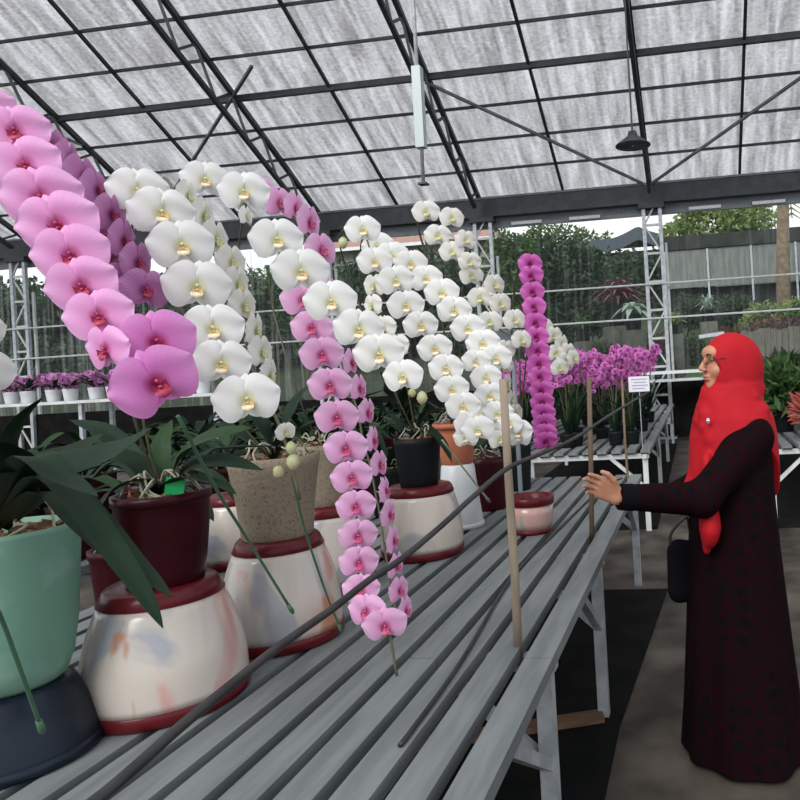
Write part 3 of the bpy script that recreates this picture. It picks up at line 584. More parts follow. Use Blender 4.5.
# pots behind on the left
for (px, py, D, rb, rt, h, mm, lb) in [(98, 606, None, .07, .09, .19, 'maroonpot', 'maroon pot half hidden between the celadon pot and the marbled pot'), ]:
    g = groundpt(98, 640); t = thing('glazed_pot', lb, 'pot', g+V((-.02, .13, 0))); MB().lathe(pot_prof(rb, rt, h+.06, lip=.003), 48).obj('body', M[mm], t, True); fill(t, rt-.01, h+.04, 20, 4, 31)
def small_orchid(loc, label, potm='maroonpot', h=.2, r=.09, nl=6, seed=0, ll=.32, group=None):
    rs = random.Random(seed); t = thing('potted_orchid', label, 'orchid', loc, group=group)
    MB().lathe(pot_prof(r*.78, r, h), 32).obj('pot', M[potm], t, True); fill(t, r-.01, h-.015, 15, 4, seed)
    for k in range(nl):
        a = k*2.4+rs.random(); q = ll*rs.uniform(.7, 1.1); hz = rs.uniform(.05, .22)
        c = pl(t, (0, 0, h-.01)); leaf(t, [c, c+V((q*.4*math.cos(a), q*.4*math.sin(a), hz)), c+V((q*.8*math.cos(a), q*.8*math.sin(a), hz*.9)), c+V((q*math.cos(a), q*math.sin(a), hz*.5))], .07, 'leaf' if k % 3 else 'leaf2')
    return t
gp = lambda px, py: groundpt(px, py)
small_orchid(gp(236, 530)+V((0, .1, 0)), 'leafy orchid without blooms behind the dark maroon pot', 'maroonpot', .24, .1, 7, 71)
small_orchid(V((X1-1.62, 2.45, BZ)), 'leafy orchid without blooms in a white pot behind the candy pink blooms', 'whitepot', .22, .1, 7, 72)
small_orchid(V((X1-1.55, 3.2, BZ)), 'leafy orchid in a red pot in the back row behind the stoneware pot', 'terracotta', .24, .1, 8, 73)
small_orchid(V((X1-1.30, 3.75, BZ)), 'leafy orchid in a black pot in the back row behind the pale pink spray', 'blackpot', .26, .1, 8, 74, .36)
small_orchid(V((X1-1.62, 4.2, BZ)), 'leafy orchid in a maroon pot at the far left corner of the near bench', 'maroonpot', .26, .1, 8, 75, .36)
small_orchid(V((X1-.98, 4.3, BZ)), 'leafy orchid in a black pot near the far end, behind the black potted white orchid', 'blackpot', .26, .1, 8, 76, .36)
# a woven translucent cup by the celadon pot
gC = gp(102, 600)+V((0, .34, 0))
t = thing('net_pot', 'clear ribbed pot holding roots behind the long drooping leaf', 'pot', gC+V((0, 0, 0)))
b_ = MB(); b_.lathe([(.05, 0), (.052, .002), (.075, .24), (.078, .245), (.074, .245), (.05, .01)], 32)
for k in range(16): a = 2*PI*k/16; b_.tube([(.053*math.cos(a), .053*math.sin(a), .005), (.078*math.cos(a), .078*math.sin(a), .243)], .003, 5)
b_.obj('body', M['whitesteel'], t, True); fill(t, .07, .235, 20, 8, 77)
# hanging grey bowl
hb = at(512, 338, 3.7); t = thing('pedestal_bowl', 'grey plastic bowl on a slim post behind the ivory sprays', 'planter', hb)
MB().lathe([(0, -.08), (.08, -.075), (.125, -.03), (.14, .03), (.145, .035), (.135, .035), (.12, -.02), (0, -.06)], 40).obj('bowl', M['greyplastic'], t, True)
MB().tube([(0, 0, BZ-hb.z), (0, 0, -.075)], .012, 8).lathe([(0, BZ-hb.z), (.07, BZ-hb.z+.001), (.06, BZ-hb.z+.015), (0, BZ-hb.z+.016)], 24).obj('post', M['greyplastic'], t)

# ------------------------------------------------------------------ stakes and hoses
b0 = atz(519, 664, BZ-.05); b1 = at(503, 379, (b0-CAM).dot(FW)*.985)
tag(MB().tube([b0, b0.lerp(b1, .33)+V((.002, 0, 0)), b0.lerp(b1, .66), b1], [.0125, .0118, .0115, .011], 12).obj('bamboo_stick', M['bamboo'], None, True), 'weathered bamboo stick standing in the slats before the small marbled bowl', 'stick')
b0 = atz(592, 545, BZ-.05); tag(MB().tube([b0, at(591, 470, (b0-CAM).dot(FW)), at(589, 378, (b0-CAM).dot(FW))], [.012, .011, .011], 8).obj('wooden_stake', M['brownstick'], None, True), 'thin brown stake standing upright in the slats by the hand', 'stake')
b0 = atz(627, 512, .0) ; D_ = (V((q0.x-.2, q0.y-.12, 0))-CAM).dot(FW); tag(MB().tube([V((at(628, 480, D_).x, at(628, 480, D_).y, 0)), at(628, 480, D_), at(625, 440, D_), at(622, 380, D_)], .011, 6).obj('wooden_stake', M['brownstick'], None, True), 'thin dark stake standing on the floor before the magenta orchid bench', 'stake')
for pts, rr, lb in [([(178, 416, 1.0), (215, 487, 1.15), (248, 540, 1.3), (292, 611, 1.42)], .0026, 'green wire stake running down from the last candy pink bloom'),
                    ([(292, 476, 1.22), (305, 530, 1.3), (325, 590, 1.4), (341, 630, 1.48)], .0022, 'thin green wire stake running down below the yellow buds'),
                    ([(-12, 590, .85), (4, 625, .9), (24, 680, .95), (42, 730, 1.0)], .0028, 'green wire stake crossing the lower left corner of the celadon pot'),
                    ([(442, 440, 2.2), (465, 470, 2.3), (489, 501, 2.4)], .003, 'pale wire stake below the white blooms by the maroon pot')]:
    P = [at(*q) for q in pts]; t = thing('wire_stake', lb, 'stake', P[0]); MB().tube([p-P[0] for p in smooth_path(P, 4)], rr, 8).obj('wire', M['greenwire' if 'green' in lb else 'root'], t, True)
    e = P[-1]-P[0]; d = (P[-1]-P[-2]).normalized(); MB().tube([e-d*.02, e, e+d*.008], [rr*1.5, rr*1.8, rr*.7], 8).obj('tip', M['greenwire'], t, True)
hp = [at(20, 850, .60), at(90, 805, .66), at(140, 763, .72), at(180, 727, .78), at(225, 690, .86), at(268, 655, .97), at(305, 628, 1.08), at(335, 607, 1.17), (at(372, 578, 1.29)), at(400, 560, 1.38), at(440, 527, 1.52), at(475, 495, 1.66), at(508, 468, 1.79), at(540, 454, 2.0), at(575, 438, 2.5), at(610, 415, 3.2), at(648, 392, 4.2)]
b = MB().tube(smooth_path(hp, 5), [.0085]*51+[.008]*20, 10) if False else MB().tube(smooth_path(hp, 5), .0062, 10)
tag(b.obj('irrigation_hose', M['black'], None, True), 'black irrigation hose strung past the bamboo stick above the slats', 'hose')
hp = [atz(400, 745, BZ+.006), atz(414, 727, BZ+.006), atz(462, 660, BZ+.006), atz(514, 575, BZ+.006), atz(560, 528, BZ+.006), atz(604, 486, BZ+.006), atz(622, 478, BZ+.006)]
tag(MB().tube(smooth_path(hp, 5), .0055, 8).obj('drip_hose', M['black'], None, True), 'thin black hose lying along the bare slats of the near bench', 'hose')

# bench of leafy orchids along the left
bx = X1-1.74-.55
bench('slatted bench of leafy orchids left of the near bench, seen under the big blooms', bx-1.7, bx, 2.0, 12.5, 13, [2.1, 5.0, 8.5, 12.4], slatw=.085)
lo_ = small_orchid(V((bx-.3, 2.4, BZ)), 'leafy orchid without blooms on the bench at the left', 'maroonpot', .22, .1, 9, 101, .38, group='leafy orchids on the left bench')
lo2 = small_orchid(V((bx-.75, 2.5, BZ)), 'leafy orchid without blooms on the bench at the left', 'blackpot', .26, .1, 10, 102, .42, group='leafy orchids on the left bench')
tb_ = {}
for c in bpy.data.objects:
    if c.parent: tb_.setdefault(c.parent.name, []).append(c)
k = 0
for row in range(11):
    for cc in range(4):
        if row == 0 and cc < 2: continue
        o = copy_tree((lo_, lo2)[k % 2], None, tb_); o.location = (bx-.25-cc*.42+(row % 2)*.06, 2.45+row*.52, BZ); o.rotation_euler.z = k*1.9; s_ = 1+.15*math.sin(k*3.3); o.scale = (s_, s_, s_*1.05); k += 1

# ------------------------------------------------------------------ the woman: smooth-union bodies turned into surfaces
class Field:
    def __init__(s, lo, hi, h):
        s.h = h; s.lo = np.array(lo, float); n_ = np.ceil((np.array(hi)-s.lo)/h).astype(int)+1
        s.ax = [s.lo[i]+h*np.arange(n_[i]) for i in range(3)]; s.F = np.full(tuple(n_), 1.0, np.float32)
    def sub(s, lo, hi, pad):
        sl = []
        for i in range(3):
            a = max(0, int((lo[i]-pad-s.lo[i])/s.h)); b = min(len(s.ax[i]), int((hi[i]+pad-s.lo[i])/s.h)+2); sl.append(slice(a, max(a+1, b)))
        X = s.ax[0][sl[0]][:, None, None]; Y = s.ax[1][sl[1]][None, :, None]; Z = s.ax[2][sl[2]][None, None, :]
        return tuple(sl), X, Y, Z
    def comb(s, sl, d, k, op):
        A = s.F[sl]; d = np.broadcast_to(d, A.shape)
        if op == 'u':
            if k > 0: hh = np.clip(.5+.5*(A-d)/k, 0, 1); s.F[sl] = A*(1-hh)+d*hh-k*hh*(1-hh)
            else: s.F[sl] = np.minimum(A, d)
        else:
            d = -d; hh = np.clip(.5-.5*(A-d)/max(k, 1e-5), 0, 1); s.F[sl] = A*(1-hh)+d*hh+k*hh*(1-hh)
    def ell(s, c, r, k=.01, op='u'):
        sl, X, Y, Z = s.sub([c[i]-r[i] for i in range(3)], [c[i]+r[i] for i in range(3)], k+.02)
        x, y, z = X-c[0], Y-c[1], Z-c[2]; k0 = np.sqrt((x/r[0])**2+(y/r[1])**2+(z/r[2])**2); k1 = np.sqrt((x/r[0]**2)**2+(y/r[1]**2)**2+(z/r[2]**2)**2)+1e-9
        s.comb(sl, k0*(k0-1)/k1, k, op)
    def cone(s, a, b, ra, rb, k=.01, op='u', flat=None):
        """capsule with two radii; flat=(axis vector, factor) squashes it across that axis"""
        a = np.array(a, float); b = np.array(b, float); R_ = max(ra, rb); sl, X, Y, Z = s.sub(np.minimum(a, b)-R_, np.maximum(a, b)+R_, k+.02)
        d = b-a; L2 = float(d@d); t = np.clip(((X-a[0])*d[0]+(Y-a[1])*d[1]+(Z-a[2])*d[2])/L2, 0, 1)
        x, y, z = X-a[0]-t*d[0], Y-a[1]-t*d[1], Z-a[2]-t*d[2]; q = x*x+y*y+z*z
        if flat is not None: f = np.array(flat[0], float); f /= np.linalg.norm(f); p = x*f[0]+y*f[1]+z*f[2]; q = q + (flat[1]**2-1)*p*p
        dd = np.sqrt(q)-(ra+(rb-ra)*t)
        if flat is not None: dd = dd/flat[1]**.5
        s.comb(sl, dd, k, op)
    def prof(s, zs, av, bv, yc, k=.01, waves=None, op='u', cut=None):
        bm = max(max(av), max(bv)); sl, X, Y, Z = s.sub([-bm, -bm-.1, zs[0]], [bm, bm+.1, zs[-1]], .03)
        a = np.interp(Z, zs, av); b = np.interp(Z, zs, bv); c = np.interp(Z, zs, yc); y = Y-c
        ph = np.arctan2(X, -y); m = 1.0
        if waves is not None: m = 1+waves(ph, Z)
        r = np.sqrt((X/b)**2+(y/a)**2)/m; d = (r-1)*np.minimum(a, b)*.9; d = np.maximum(d, np.maximum(zs[0]-Z, Z-zs[-1]))
        if cut is not None: d = np.maximum(d, cut(X, y, Z, ph))
        s.comb(sl, d, k, op)
    def mesh(s, name, m, smooth_it=1):
        F = s.F; ins = F < 0; nx, ny, nz = F.shape; c = (slice(0, -1), slice(1, None)); corners = [(i, j, k) for i in (0, 1) for j in (0, 1) for k in (0, 1)]
        cnt = sum(ins[c[i], c[j], c[k]].astype(np.int8) for i, j, k in corners); act = (cnt > 0) & (cnt < 8); idx = np.argwhere(act)
        acc = np.zeros((len(idx), 3)); num = np.zeros(len(idx))
        for (i, j, k) in corners:
            for ax in range(3):
                if (i, j, k)[ax]: continue
                e = [i, j, k]; e[ax] = 1
                v0 = F[idx[:, 0]+i, idx[:, 1]+j, idx[:, 2]+k]; v1 = F[idx[:, 0]+e[0], idx[:, 1]+e[1], idx[:, 2]+e[2]]
                w_ = (v0 < 0) != (v1 < 0); t = np.where(w_, v0/(v0-v1+1e-12), 0); p = np.stack([np.full(len(idx), q, float) for q in (i, j, k)], 1); p[:, ax] += t; acc[w_] += p[w_]; num[w_] += 1
        vert = (idx+acc/num[:, None])*s.h+s.lo; ids = np.full(act.shape, -1, np.int64); ids[act] = np.arange(len(idx)); faces = []
        for ax in range(3):
            o1, o2 = [(1, 2), (2, 0), (0, 1)][ax]; A = [slice(0, n_) for n_ in F.shape]; B = list(A); A[ax] = slice(0, -1); B[ax] = slice(1, None)
            i0 = ins[tuple(A)]; i1 = ins[tuple(B)]; g = np.argwhere(i0 != i1); g = g[(g[:, o1] > 0) & (g[:, o2] > 0) & (g[:, o1] < F.shape[o1]-1) & (g[:, o2] < F.shape[o2]-1)]
            fl = i0[g[:, 0], g[:, 1], g[:, 2]]; q = []
            for (d1, d2) in ((-1, -1), (0, -1), (0, 0), (-1, 0)): h_ = g.copy(); h_[:, o1] += d1; h_[:, o2] += d2; q.append(ids[h_[:, 0], h_[:, 1], h_[:, 2]])
            q = np.stack(q, 1); q[~fl] = q[~fl][:, ::-1]; faces.append(q)
        f = np.concatenate(faces); me = bpy.data.meshes.new(name); me.vertices.add(len(vert)); me.vertices.foreach_set('co', vert.astype(np.float32).ravel())
        me.loops.add(f.size); me.loops.foreach_set('vertex_index', f.astype(np.int32).ravel()); me.polygons.add(len(f)); me.polygons.foreach_set('loop_start', np.arange(0, f.size, 4, dtype=np.int32)); me.polygons.foreach_set('loop_total', np.full(len(f), 4, np.int32))
        me.materials.append(m); me.update(calc_edges=True); me.validate(); me.shade_smooth(); return me

skin = mat('warm_skin', (0.46, 0.215, 0.13), 0.5, spec=.3, col2=(0.50, 0.245, 0.155), nscale=14)
redcloth = mat('red_scarf_cloth', (0.43, 0.008, 0.015), 0.75, spec=.2, col2=(0.36, 0.006, 0.013), nscale=5, bump=.25, bscale=9, stretch=(1, 1, .35))
blackcloth = mat('plain_black_cloth', (0.004, 0.004, 0.005), 0.9, spec=.08)
robe_m = mat('black_cloth_with_burgundy_motif', (0.007, 0.006, 0.008), 0.9, spec=.06)
n = robe_m.node_tree.nodes; L = robe_m.node_tree.links; tc = n.new('ShaderNodeTexCoord'); vo = n.new('ShaderNodeTexVoronoi'); vo.inputs['Scale'].default_value = 17; vo.inputs['Randomness'].default_value = .35; L.new(tc.outputs['Object'], vo.inputs['Vector'])
rp = n.new('ShaderNodeValToRGB'); e = rp.color_ramp.elements; e[0].position = .28; e[0].color = (.003, .002, .003, 1); e[1].position = .36; e[1].color = (.012, .0013, .003, 1); L.new(vo.outputs['Distance'], rp.inputs[0])
nn = n.new('ShaderNodeTexNoise'); nn.inputs['Scale'].default_value = 60; L.new(tc.outputs['Object'], nn.inputs['Vector']); mm_ = n.new('ShaderNodeMix'); mm_.data_type = 'RGBA'; mm_.inputs[7].default_value = (.004, .003, .004, 1); L.new(rp.outputs[0], mm_.inputs[6]); m2 = n.new('ShaderNodeMapRange'); m2.inputs[1].default_value = .4; m2.inputs[2].default_value = .62; L.new(nn.outputs['Fac'], m2.inputs[0]); L.new(m2.outputs[0], mm_.inputs[0]); L.new(mm_.outputs[2], n['Principled BSDF'].inputs['Base Color'])

hp_ = at(729, 365, 2.70); W_ = thing('person', 'woman in a red headscarf and long black patterned robe reaching toward the bench', 'person', (hp_.x, hp_.y, 0), R(-62))
WM = Matrix.Translation((hp_.x, hp_.y, 0)) @ Matrix.Rotation(R(-62), 4, 'Z'); WI = WM.inverted()
def loc(x, y, D): return np.array(WI @ at(x, y, D))
sh = np.array([.155, .0, 1.195]); el = loc(702, 499, 2.47); wr = loc(618, 497, 2.36); tip = loc(581, 477, 2.33)
print('arm', np.linalg.norm(el-sh), np.linalg.norm(wr-el), np.linalg.norm(tip-wr), el, wr)
BF = Field((-.34, -.72, -.01), (.36, .22, 1.58), .0048)
# head
BF.ell((0, .012, 1.458), (.072, .088, .084), 0)
BF.ell((0, -.035, 1.405), (.056, .062, .062), .02)
BF.ell((0, -.072, 1.36), (.026, .024, .020), .022)         # chin
BF.ell((0, -.078, 1.478), (.045, .026, .03), .02)          # brow
for sx in (-1, 1): BF.ell((sx*.034, -.072, 1.415), (.022, .02, .02), .02)   # cheeks
for sx in (-1, 1): BF.ell((sx*.028, -.108, 1.456), (.013, .012, .009), .010, 's')  # eye sockets
BF.cone((0, -.098, 1.458), (0, -.119, 1.424), .007, .010, .008)              # nose
for sx in (-1, 1): BF.ell((sx*.009, -.108, 1.419), (.007, .009, .006), .006)
BF.ell((0, -.100, 1.394), (.021, .010, .006), .006); BF.ell((0, -.097, 1.383), (.018, .010, .006), .006); BF.ell((0, -.115, 1.3885), (.02, .007, .0018), .002, 's')
for sx in (-1, 1): BF.ell((sx*.073, .01, 1.44), (.008, .018, .028), .005)
# neck, torso, legs
BF.cone((0, .012, 1.39), (0, .01, 1.25), .047, .052, .03)
BF.prof([.80, .9, 1.0, 1.12, 1.22, 1.27], [.105, .09, .085, .10, .085, .045], [.155, .14, .13, .15, .145, .07], [0, 0, 0, -.005, 0, .005], .03)
for sx in (-1, 1):
    BF.cone((sx*.085, 0, .84), (sx*.09, -.005, .44), .085, .055, .03); BF.cone((sx*.09, -.005, .44), (sx*.09, .02, .09), .052, .035, .02); BF.cone((sx*.09, .03, .045), (sx*.095, -.14, .03), .035, .026, .02, flat=((0, 0, 1), 1.2))
def arm(S, E, Wr):
    BF.cone(S, E, .045, .037, .03); BF.cone(E, Wr, .037, .024, .015)
arm(sh, el, wr)
rs_, re_, rw = np.array([-.155, 0, 1.195]), np.array([-.22, -.02, .97]), np.array([-.14, -.19, .955]); arm(rs_, re_, rw)
def hand(Wr, d, up, curl=.35, spreadf=1.0):
    """palm with four unequal bent fingers and a thumb from the side near the wrist; up = side of the index finger, nrm = back of the hand"""
    d = d/np.linalg.norm(d); up = up-d*(up@d); up /= np.linalg.norm(up); nrm = np.cross(d, up)
    for i, (o, kr, ln, r) in enumerate([(.030, .070, .064, .0078), (.010, .074, .070, .0080), (-.010, .070, .065, .0077), (-.028, .063, .052, .0068)]):
        kn = Wr+d*kr+up*o; BF.cone(Wr+up*o*.55, kn, .014, .0115, .012)
        dv = d+up*o*4*spreadf*.35; dv /= np.linalg.norm(dv); a = kn; c_ = curl*(.55+.2*i)
        for j, (fr, rr_) in enumerate([(.45, 1), (.30, .93), (.25, .84)]):
            an = c_*(j+.5)*.8; b_ = a+(dv*math.cos(an)-nrm*math.sin(an))*ln*fr; BF.cone(a, b_, r*rr_*1.05, r*rr_*.92, .003); a = b_
    t0 = Wr+d*.018+up*.020; t1 = Wr+d*.05+up*.050-nrm*.008; t2 = t1+d*.028+up*.010-nrm*.004; t3 = t2+d*.022+up*.0-nrm*.004
    BF.cone(t0, t1, .014, .0105, .010); BF.cone(t1, t2, .0098, .009, .003); BF.cone(t2, t3, .009, .0075, .003)
updir = np.array((WI.to_3x3() @ (UP*.8 + (CAM-at(600, 480, 2.35)).normalized()*.35)))
hand(wr, tip-wr, updir, .45, .08)
hand(rw, np.array([.09, -.05, -.03]), np.array([.3, -1, 0]), .9, .4)
link('body', BF.mesh('body', skin), W_)
# robe
RF = Field((-.36, -.70, .0), (.38, .34, 1.34), .006)
fold = lambda ph, Z: (.035*np.sin(ph*9+Z*1.3)+.022*np.sin(ph*5+1.3))*np.clip((.95-Z)/.9, 0, 1)
RF.prof([.015, .2, .45, .75, .95, 1.08, 1.17, 1.235, 1.28, 1.31], [.215, .198, .178, .156, .142, .138, .126, .098, .07, .055], [.26, .245, .225, .205, .192, .186, .176, .145, .09, .06], [-.035, -.03, -.028, -.025, -.02, -.015, -.008, 0, .003, .005], 0, fold)
cuff = wr+(el-wr)*.06
RF.cone(sh+np.array([-.01, 0, -.02]), el, .068, .060, .04); RF.cone(el, cuff, .060, .041, .03)
ddd = (wr-el)/np.linalg.norm(wr-el)
cuff2 = rw+(re_-rw)*.08; RF.cone(rs_+np.array([.01, 0, -.02]), re_, .068, .058, .04); RF.cone(re_, cuff2, .056, .040, .03)
# hollow the cuff a little
RF.cone(cuff+ddd*.02, wr+ddd*.08, .031, .031, .003, 's')
link('robe', RF.mesh('robe', robe_m), W_)
CF = Field(cuff-.09, cuff+.09, .003); CF.cone(cuff-ddd*.028, cuff+ddd*.012, .045, .043, 0); CF.cone(cuff+ddd*.045, cuff+ddd*.09, .05, .05, .004, 's'); CF.cone(cuff+ddd*.03, cuff+ddd*.09, .031, .031, .003, 's')
link('cuff', CF.mesh('cuff', blackcloth), W_)
# headscarf
HF = Field((-.25, -.30, .70), (.27, .28, 1.60), .0042)
HF.ell((0, .010, 1.446), (.090, .108, .107), 0); HF.ell((0, .055, 1.40), (.082, .072, .11), .05)
HF.cone((0, .0, 1.36), (0, -.01, 1.27), .088, .105, .05)
HF.ell((0, -.07, 1.33), (.05, .045, .03), .03)
zc = lambda X, y, Z, ph: (.98*np.cos(ph)**2*(np.cos(ph) > 0)+.915*np.cos(ph)**2*(np.cos(ph) <= 0)+1.14*np.sin(ph)**2-Z)*.6
HF.prof([.86, .95, 1.08, 1.17, 1.24, 1.29, 1.34], [.162, .158, .154, .148, .135, .118, .09], [.20, .20, .198, .192, .178, .14, .09], [-.008, -.008, -.008, -.004, 0, -.002, -.002], .035, lambda ph, Z: .016*np.sin(ph*7+Z*9)+.006*np.sin(ph*11-Z*10), cut=zc)
# crossing folds under the chin and over the shoulder
for (a, b) in [((.085, -.02, 1.345), (-.02, -.13, 1.235)), ((.12, .03, 1.315), (.03, -.135, 1.215)), ((.15, .05, 1.27), (.07, -.13, 1.17)), ((-.085, -.02, 1.345), (.03, -.13, 1.26))]:
    HF.cone(a, b, .010, .012, .035)
HF.cone((.06, .095, 1.335), (.09, .00, 1.325), .010, .012, .04); HF.cone((.09, .0, 1.325), (.04, -.09, 1.31), .012, .012, .04)
for sx in (-1, 1): HF.ell((sx*.0, -.15, 1.425), (.062, .082, .078), .006, 's')
HF.ell((0, -.11, 1.40), (.054, .045, .052), .006, 's')
# keep the face itself free: hollow the inside
HF.ell((0, -.02, 1.42), (.068, .09, .082), .004, 's')
# tails
HF.cone((.08, -.158, 1.08), (.115, -.180, .87), .045, .070, .02, flat=((.55, 1, 0), 2.0)); HF.cone((.115, -.180, .87), (.100, -.190, .80), .070, .030, .02, flat=((.55, 1, 0), 2.0))
HF.cone((-.05, -.150, 1.04), (-.07, -.195, .93), .026, .030, .015, flat=((0, 1, 0), 2.6)); HF.cone((-.07, -.195, .93), (-.075, -.2, .885), .030, .012, .01, flat=((0, 1, 0), 2.4))
link('headscarf', HF.mesh('headscarf', redcloth), W_)
b = MB()
for k in range(6): a = k*PI/3; b.ball((.085+.006*math.cos(a), -.148, 1.238+.006*math.sin(a)), .0048, 8, 6)
b.ball((.085, -.151, 1.238), .005, 8, 6); b.obj('brooch', mat('silver_brooch', (.6, .58, .68), .25, .6), W_, True)
b = MB(); b.cone = None
white = mat('eye_white', (.42, .38, .36), .5, spec=.1); iris = mat('dark_iris', (.02, .012, .01), .2); brow = mat('dark_brow', (.03, .018, .015), .8); lips = mat('lips', (.36, .10, .09), .5)
for sx in (-1, 1):
    e_ = MB().ball((sx*.028, -.0885, 1.456), (.0095, .008, .0052), 14, 10).obj('eye', white, W_, True)
    MB().ball((sx*.028-.0005, -.0935, 1.4562), (.0052, .005, .0050), 12, 8).obj('iris', iris, e_, True)
    MB().tube([(sx*.016, -.103, 1.472), (sx*.028, -.1035, 1.4765), (sx*.042, -.095, 1.472)], [.0018, .0026, .0012], 6).obj('eyebrow', brow, W_, True)
    g = MB(); ring = [(sx*.031+.0215*math.cos(2*PI*k/20), -.1155+abs(math.cos(2*PI*k/20))*.003*1+(.010*max(0, math.cos(2*PI*k/20)*sx)), 1.454+.0155*math.sin(2*PI*k/20)) for k in range(21)]
    g.tube(ring, .0009, 6); g.tube([(sx*.0525, -.104, 1.458), (sx*.070, -.06, 1.458), (sx*.074, 0, 1.455)], .0013, 6); 
    if sx == 1: g.tube([(.0095, -.1155, 1.457), (0, -.118, 1.459), (-.0095, -.1155, 1.457)], .0011, 6)
    g.obj('eyeglasses', mat('thin_dark_frame', (.05, .04, .04), .3, .6), W_, True)
b = MB(); b.ball((0, -.1035, 1.3935), (.0185, .0075, .0042), 14, 8); b.ball((0, -.1015, 1.3835), (.016, .0075, .0045), 14, 8); b.obj('lips', lips, W_, True)
# bag at her far side
bl = WI @ at(679, 567, 2.72)
bg_ = thing('handbag', 'black soft handbag hanging at the front of the woman, behind her scarf tail', 'handbag', WM @ V((bl[0], bl[1]+.02, bl[2])), R(-62))
BG = Field((-.10, -.09, -.15), (.10, .09, .16), .005); BG.cone((0, -.02, .06), (0, -.02, -.085), .045, .05, .0, flat=((1, 0, 0), 1.5)); BG.cone((0, .03, .05), (0, .03, -.085), .045, .05, .02, flat=((1, 0, 0), 1.5)); link('bag_body', BG.mesh('bag_body', blackcloth), bg_)
MB().tube(smooth_path([(0, -.05, .07), (0, -.045, .13), (.03, .005, .19), (0, .035, .13), (0, .05, .07)], 5), .006, 8).obj('strap', M['black'], bg_, True)

# ------------------------------------------------------------------ magenta orchids on the far bench
def cluster_plant(loc, label, group, kind='lilac', h=.62, nst=4, nfl=8, seed=0, potm='maroonpot', fs=.085, bare=.5):
    rs = random.Random(seed); t = thing('potted_orchid', label, 'orchid', loc, group=group)
    MB().lathe(pot_prof(.06, .078, .13), 20).obj('pot', M[potm], t, True)
    for k in range(12):
        a = k*1.26+rs.random(); q = rs.uniform(.12, .28); hz = rs.uniform(.22, .52)*min(1, h/.5)
        leaf(t, [pl(t, (0, 0, .12)), pl(t, (q*.5*math.cos(a), q*.5*math.sin(a), .12+hz*.7)), pl(t, (q*math.cos(a), q*math.sin(a), .12+hz))], .045, 'leaf' if k % 2 else 'leaf2', n=4)
    for s in range(nst):
        a = s*2*PI/nst+rs.random(); lx, ly = .13*math.cos(a), .13*math.sin(a); hh = h*rs.uniform(.86, 1.08)
        pts = [V((0, 0, .12)), V((lx*.3, ly*.3, .12+hh*.5)), V((lx*.8, ly*.8, .12+hh*.85)), V((lx*1.5, ly*1.5, .12+hh))]
        sp = smooth_path(pts, 5); MB().tube(sp, .0035, 5).obj('flower_stem', M['stem'], t, True)
        for k in range(nfl):
            u = bare+(1-bare)*k/(nfl-1); p = sp[min(len(sp)-1, int(u*(len(sp)-1)))]; a2 = rs.random()*6.28
            o = V((math.cos(a2)*.04, math.sin(a2)*.04-.01, rs.uniform(-.02, .02)))
            put_flower(t, p+o+t.location, fs*rs.uniform(.85, 1.1), kind, rs.uniform(-60, 60), rs.uniform(-15, 20), rs.uniform(-20, 20), k, lip=False)
    return t
protos = [cluster_plant((q0.x-.35, q0.y+.5, BZ), 'magenta orchid in the crowded mass on the far slatted bench', 'magenta orchids on the far bench', seed=s, h=.74, potm='blackpot', bare=.55, nfl=11) for s in (1, 2)]
protos[1].location = (q0.x-.80, q0.y+.45, BZ)
tbl = {}
for c in bpy.data.objects:
    if c.parent: tbl.setdefault(c.parent.name, []).append(c)
k = 0
for row in range(6):
    for cc in range(6):
        if row == 0 and cc in (1, 3): continue
        X = q0.x-.20-cc*.27-(row % 2)*.1; Y = q0.y+.55+row*.62
        o = copy_tree(protos[k % 2], None, tbl); o.location = (X, Y, BZ); o.rotation_euler.z = k*1.3; o.scale = (1, 1, .95+.12*math.sin(k*2.1)); k += 1
# white label card
lp_ = at(639, 384, (V((q0.x-.12, q0.y+.1, 0))-CAM).dot(FW)); t = thing('plant_label', 'small white printed card on a stake before the magenta orchids', 'sign', (lp_.x, lp_.y, BZ))
MB().tube([(0, .004, 0), (0, .004, lp_.z-BZ)], .004, 6).obj('stake', M['steel'], t)
cdr = MB().box((0, 0, lp_.z-BZ), (.185, .003, .135)).obj('card', M['paper'], t)
ln_ = MB()
for r_ in range(4): ln_.box((rng.uniform(-.01, .01), -.003, lp_.z-BZ+.042-r_*.027), (.14-.03*(r_ % 2), .001, .008))
ln_.obj('print', M['ink'], cdr)
# shelf with purple orchids at the left
sv = at(60, 401, 7.6); shf = thing('plant_shelf', 'long white-edged shelf of small purple orchids beyond the celadon pot', 'shelf', (sv.x+.2, sv.y, 0))
MB().box((0, .25, sv.z-.02), (3.4, .5, .03)).obj('shelf_board', M['whitesteel'], shf)
for dx in (-1.55, 0, 1.55):
    for dy in (.05, .45): MB().box((dx, dy, (sv.z-.035)/2), (.04, .04, sv.z-.035)).obj('leg', M['steel'], shf)
low = [cluster_plant((sv.x-1.1, sv.y+.2, sv.z), 'purple orchid in the low row on the shelf at the left', 'purple orchids on the left shelf', kind='mauve', h=.15, nst=6, nfl=7, seed=5, potm='whitepot', fs=.085, bare=.0)]
tbl = {low[0].name: [c for c in bpy.data.objects if c.parent == low[0]]}
for c in list(tbl[low[0].name]):
    ch = [d for d in bpy.data.objects if d.parent == c]
    if ch: tbl[c.name] = ch
for i in range(1, 11): o = copy_tree(low[0], None, tbl); o.location = (sv.x-1.1+i*.26, sv.y+.2+.05*(i % 2), sv.z-.005); o.rotation_euler.z = i*1.7

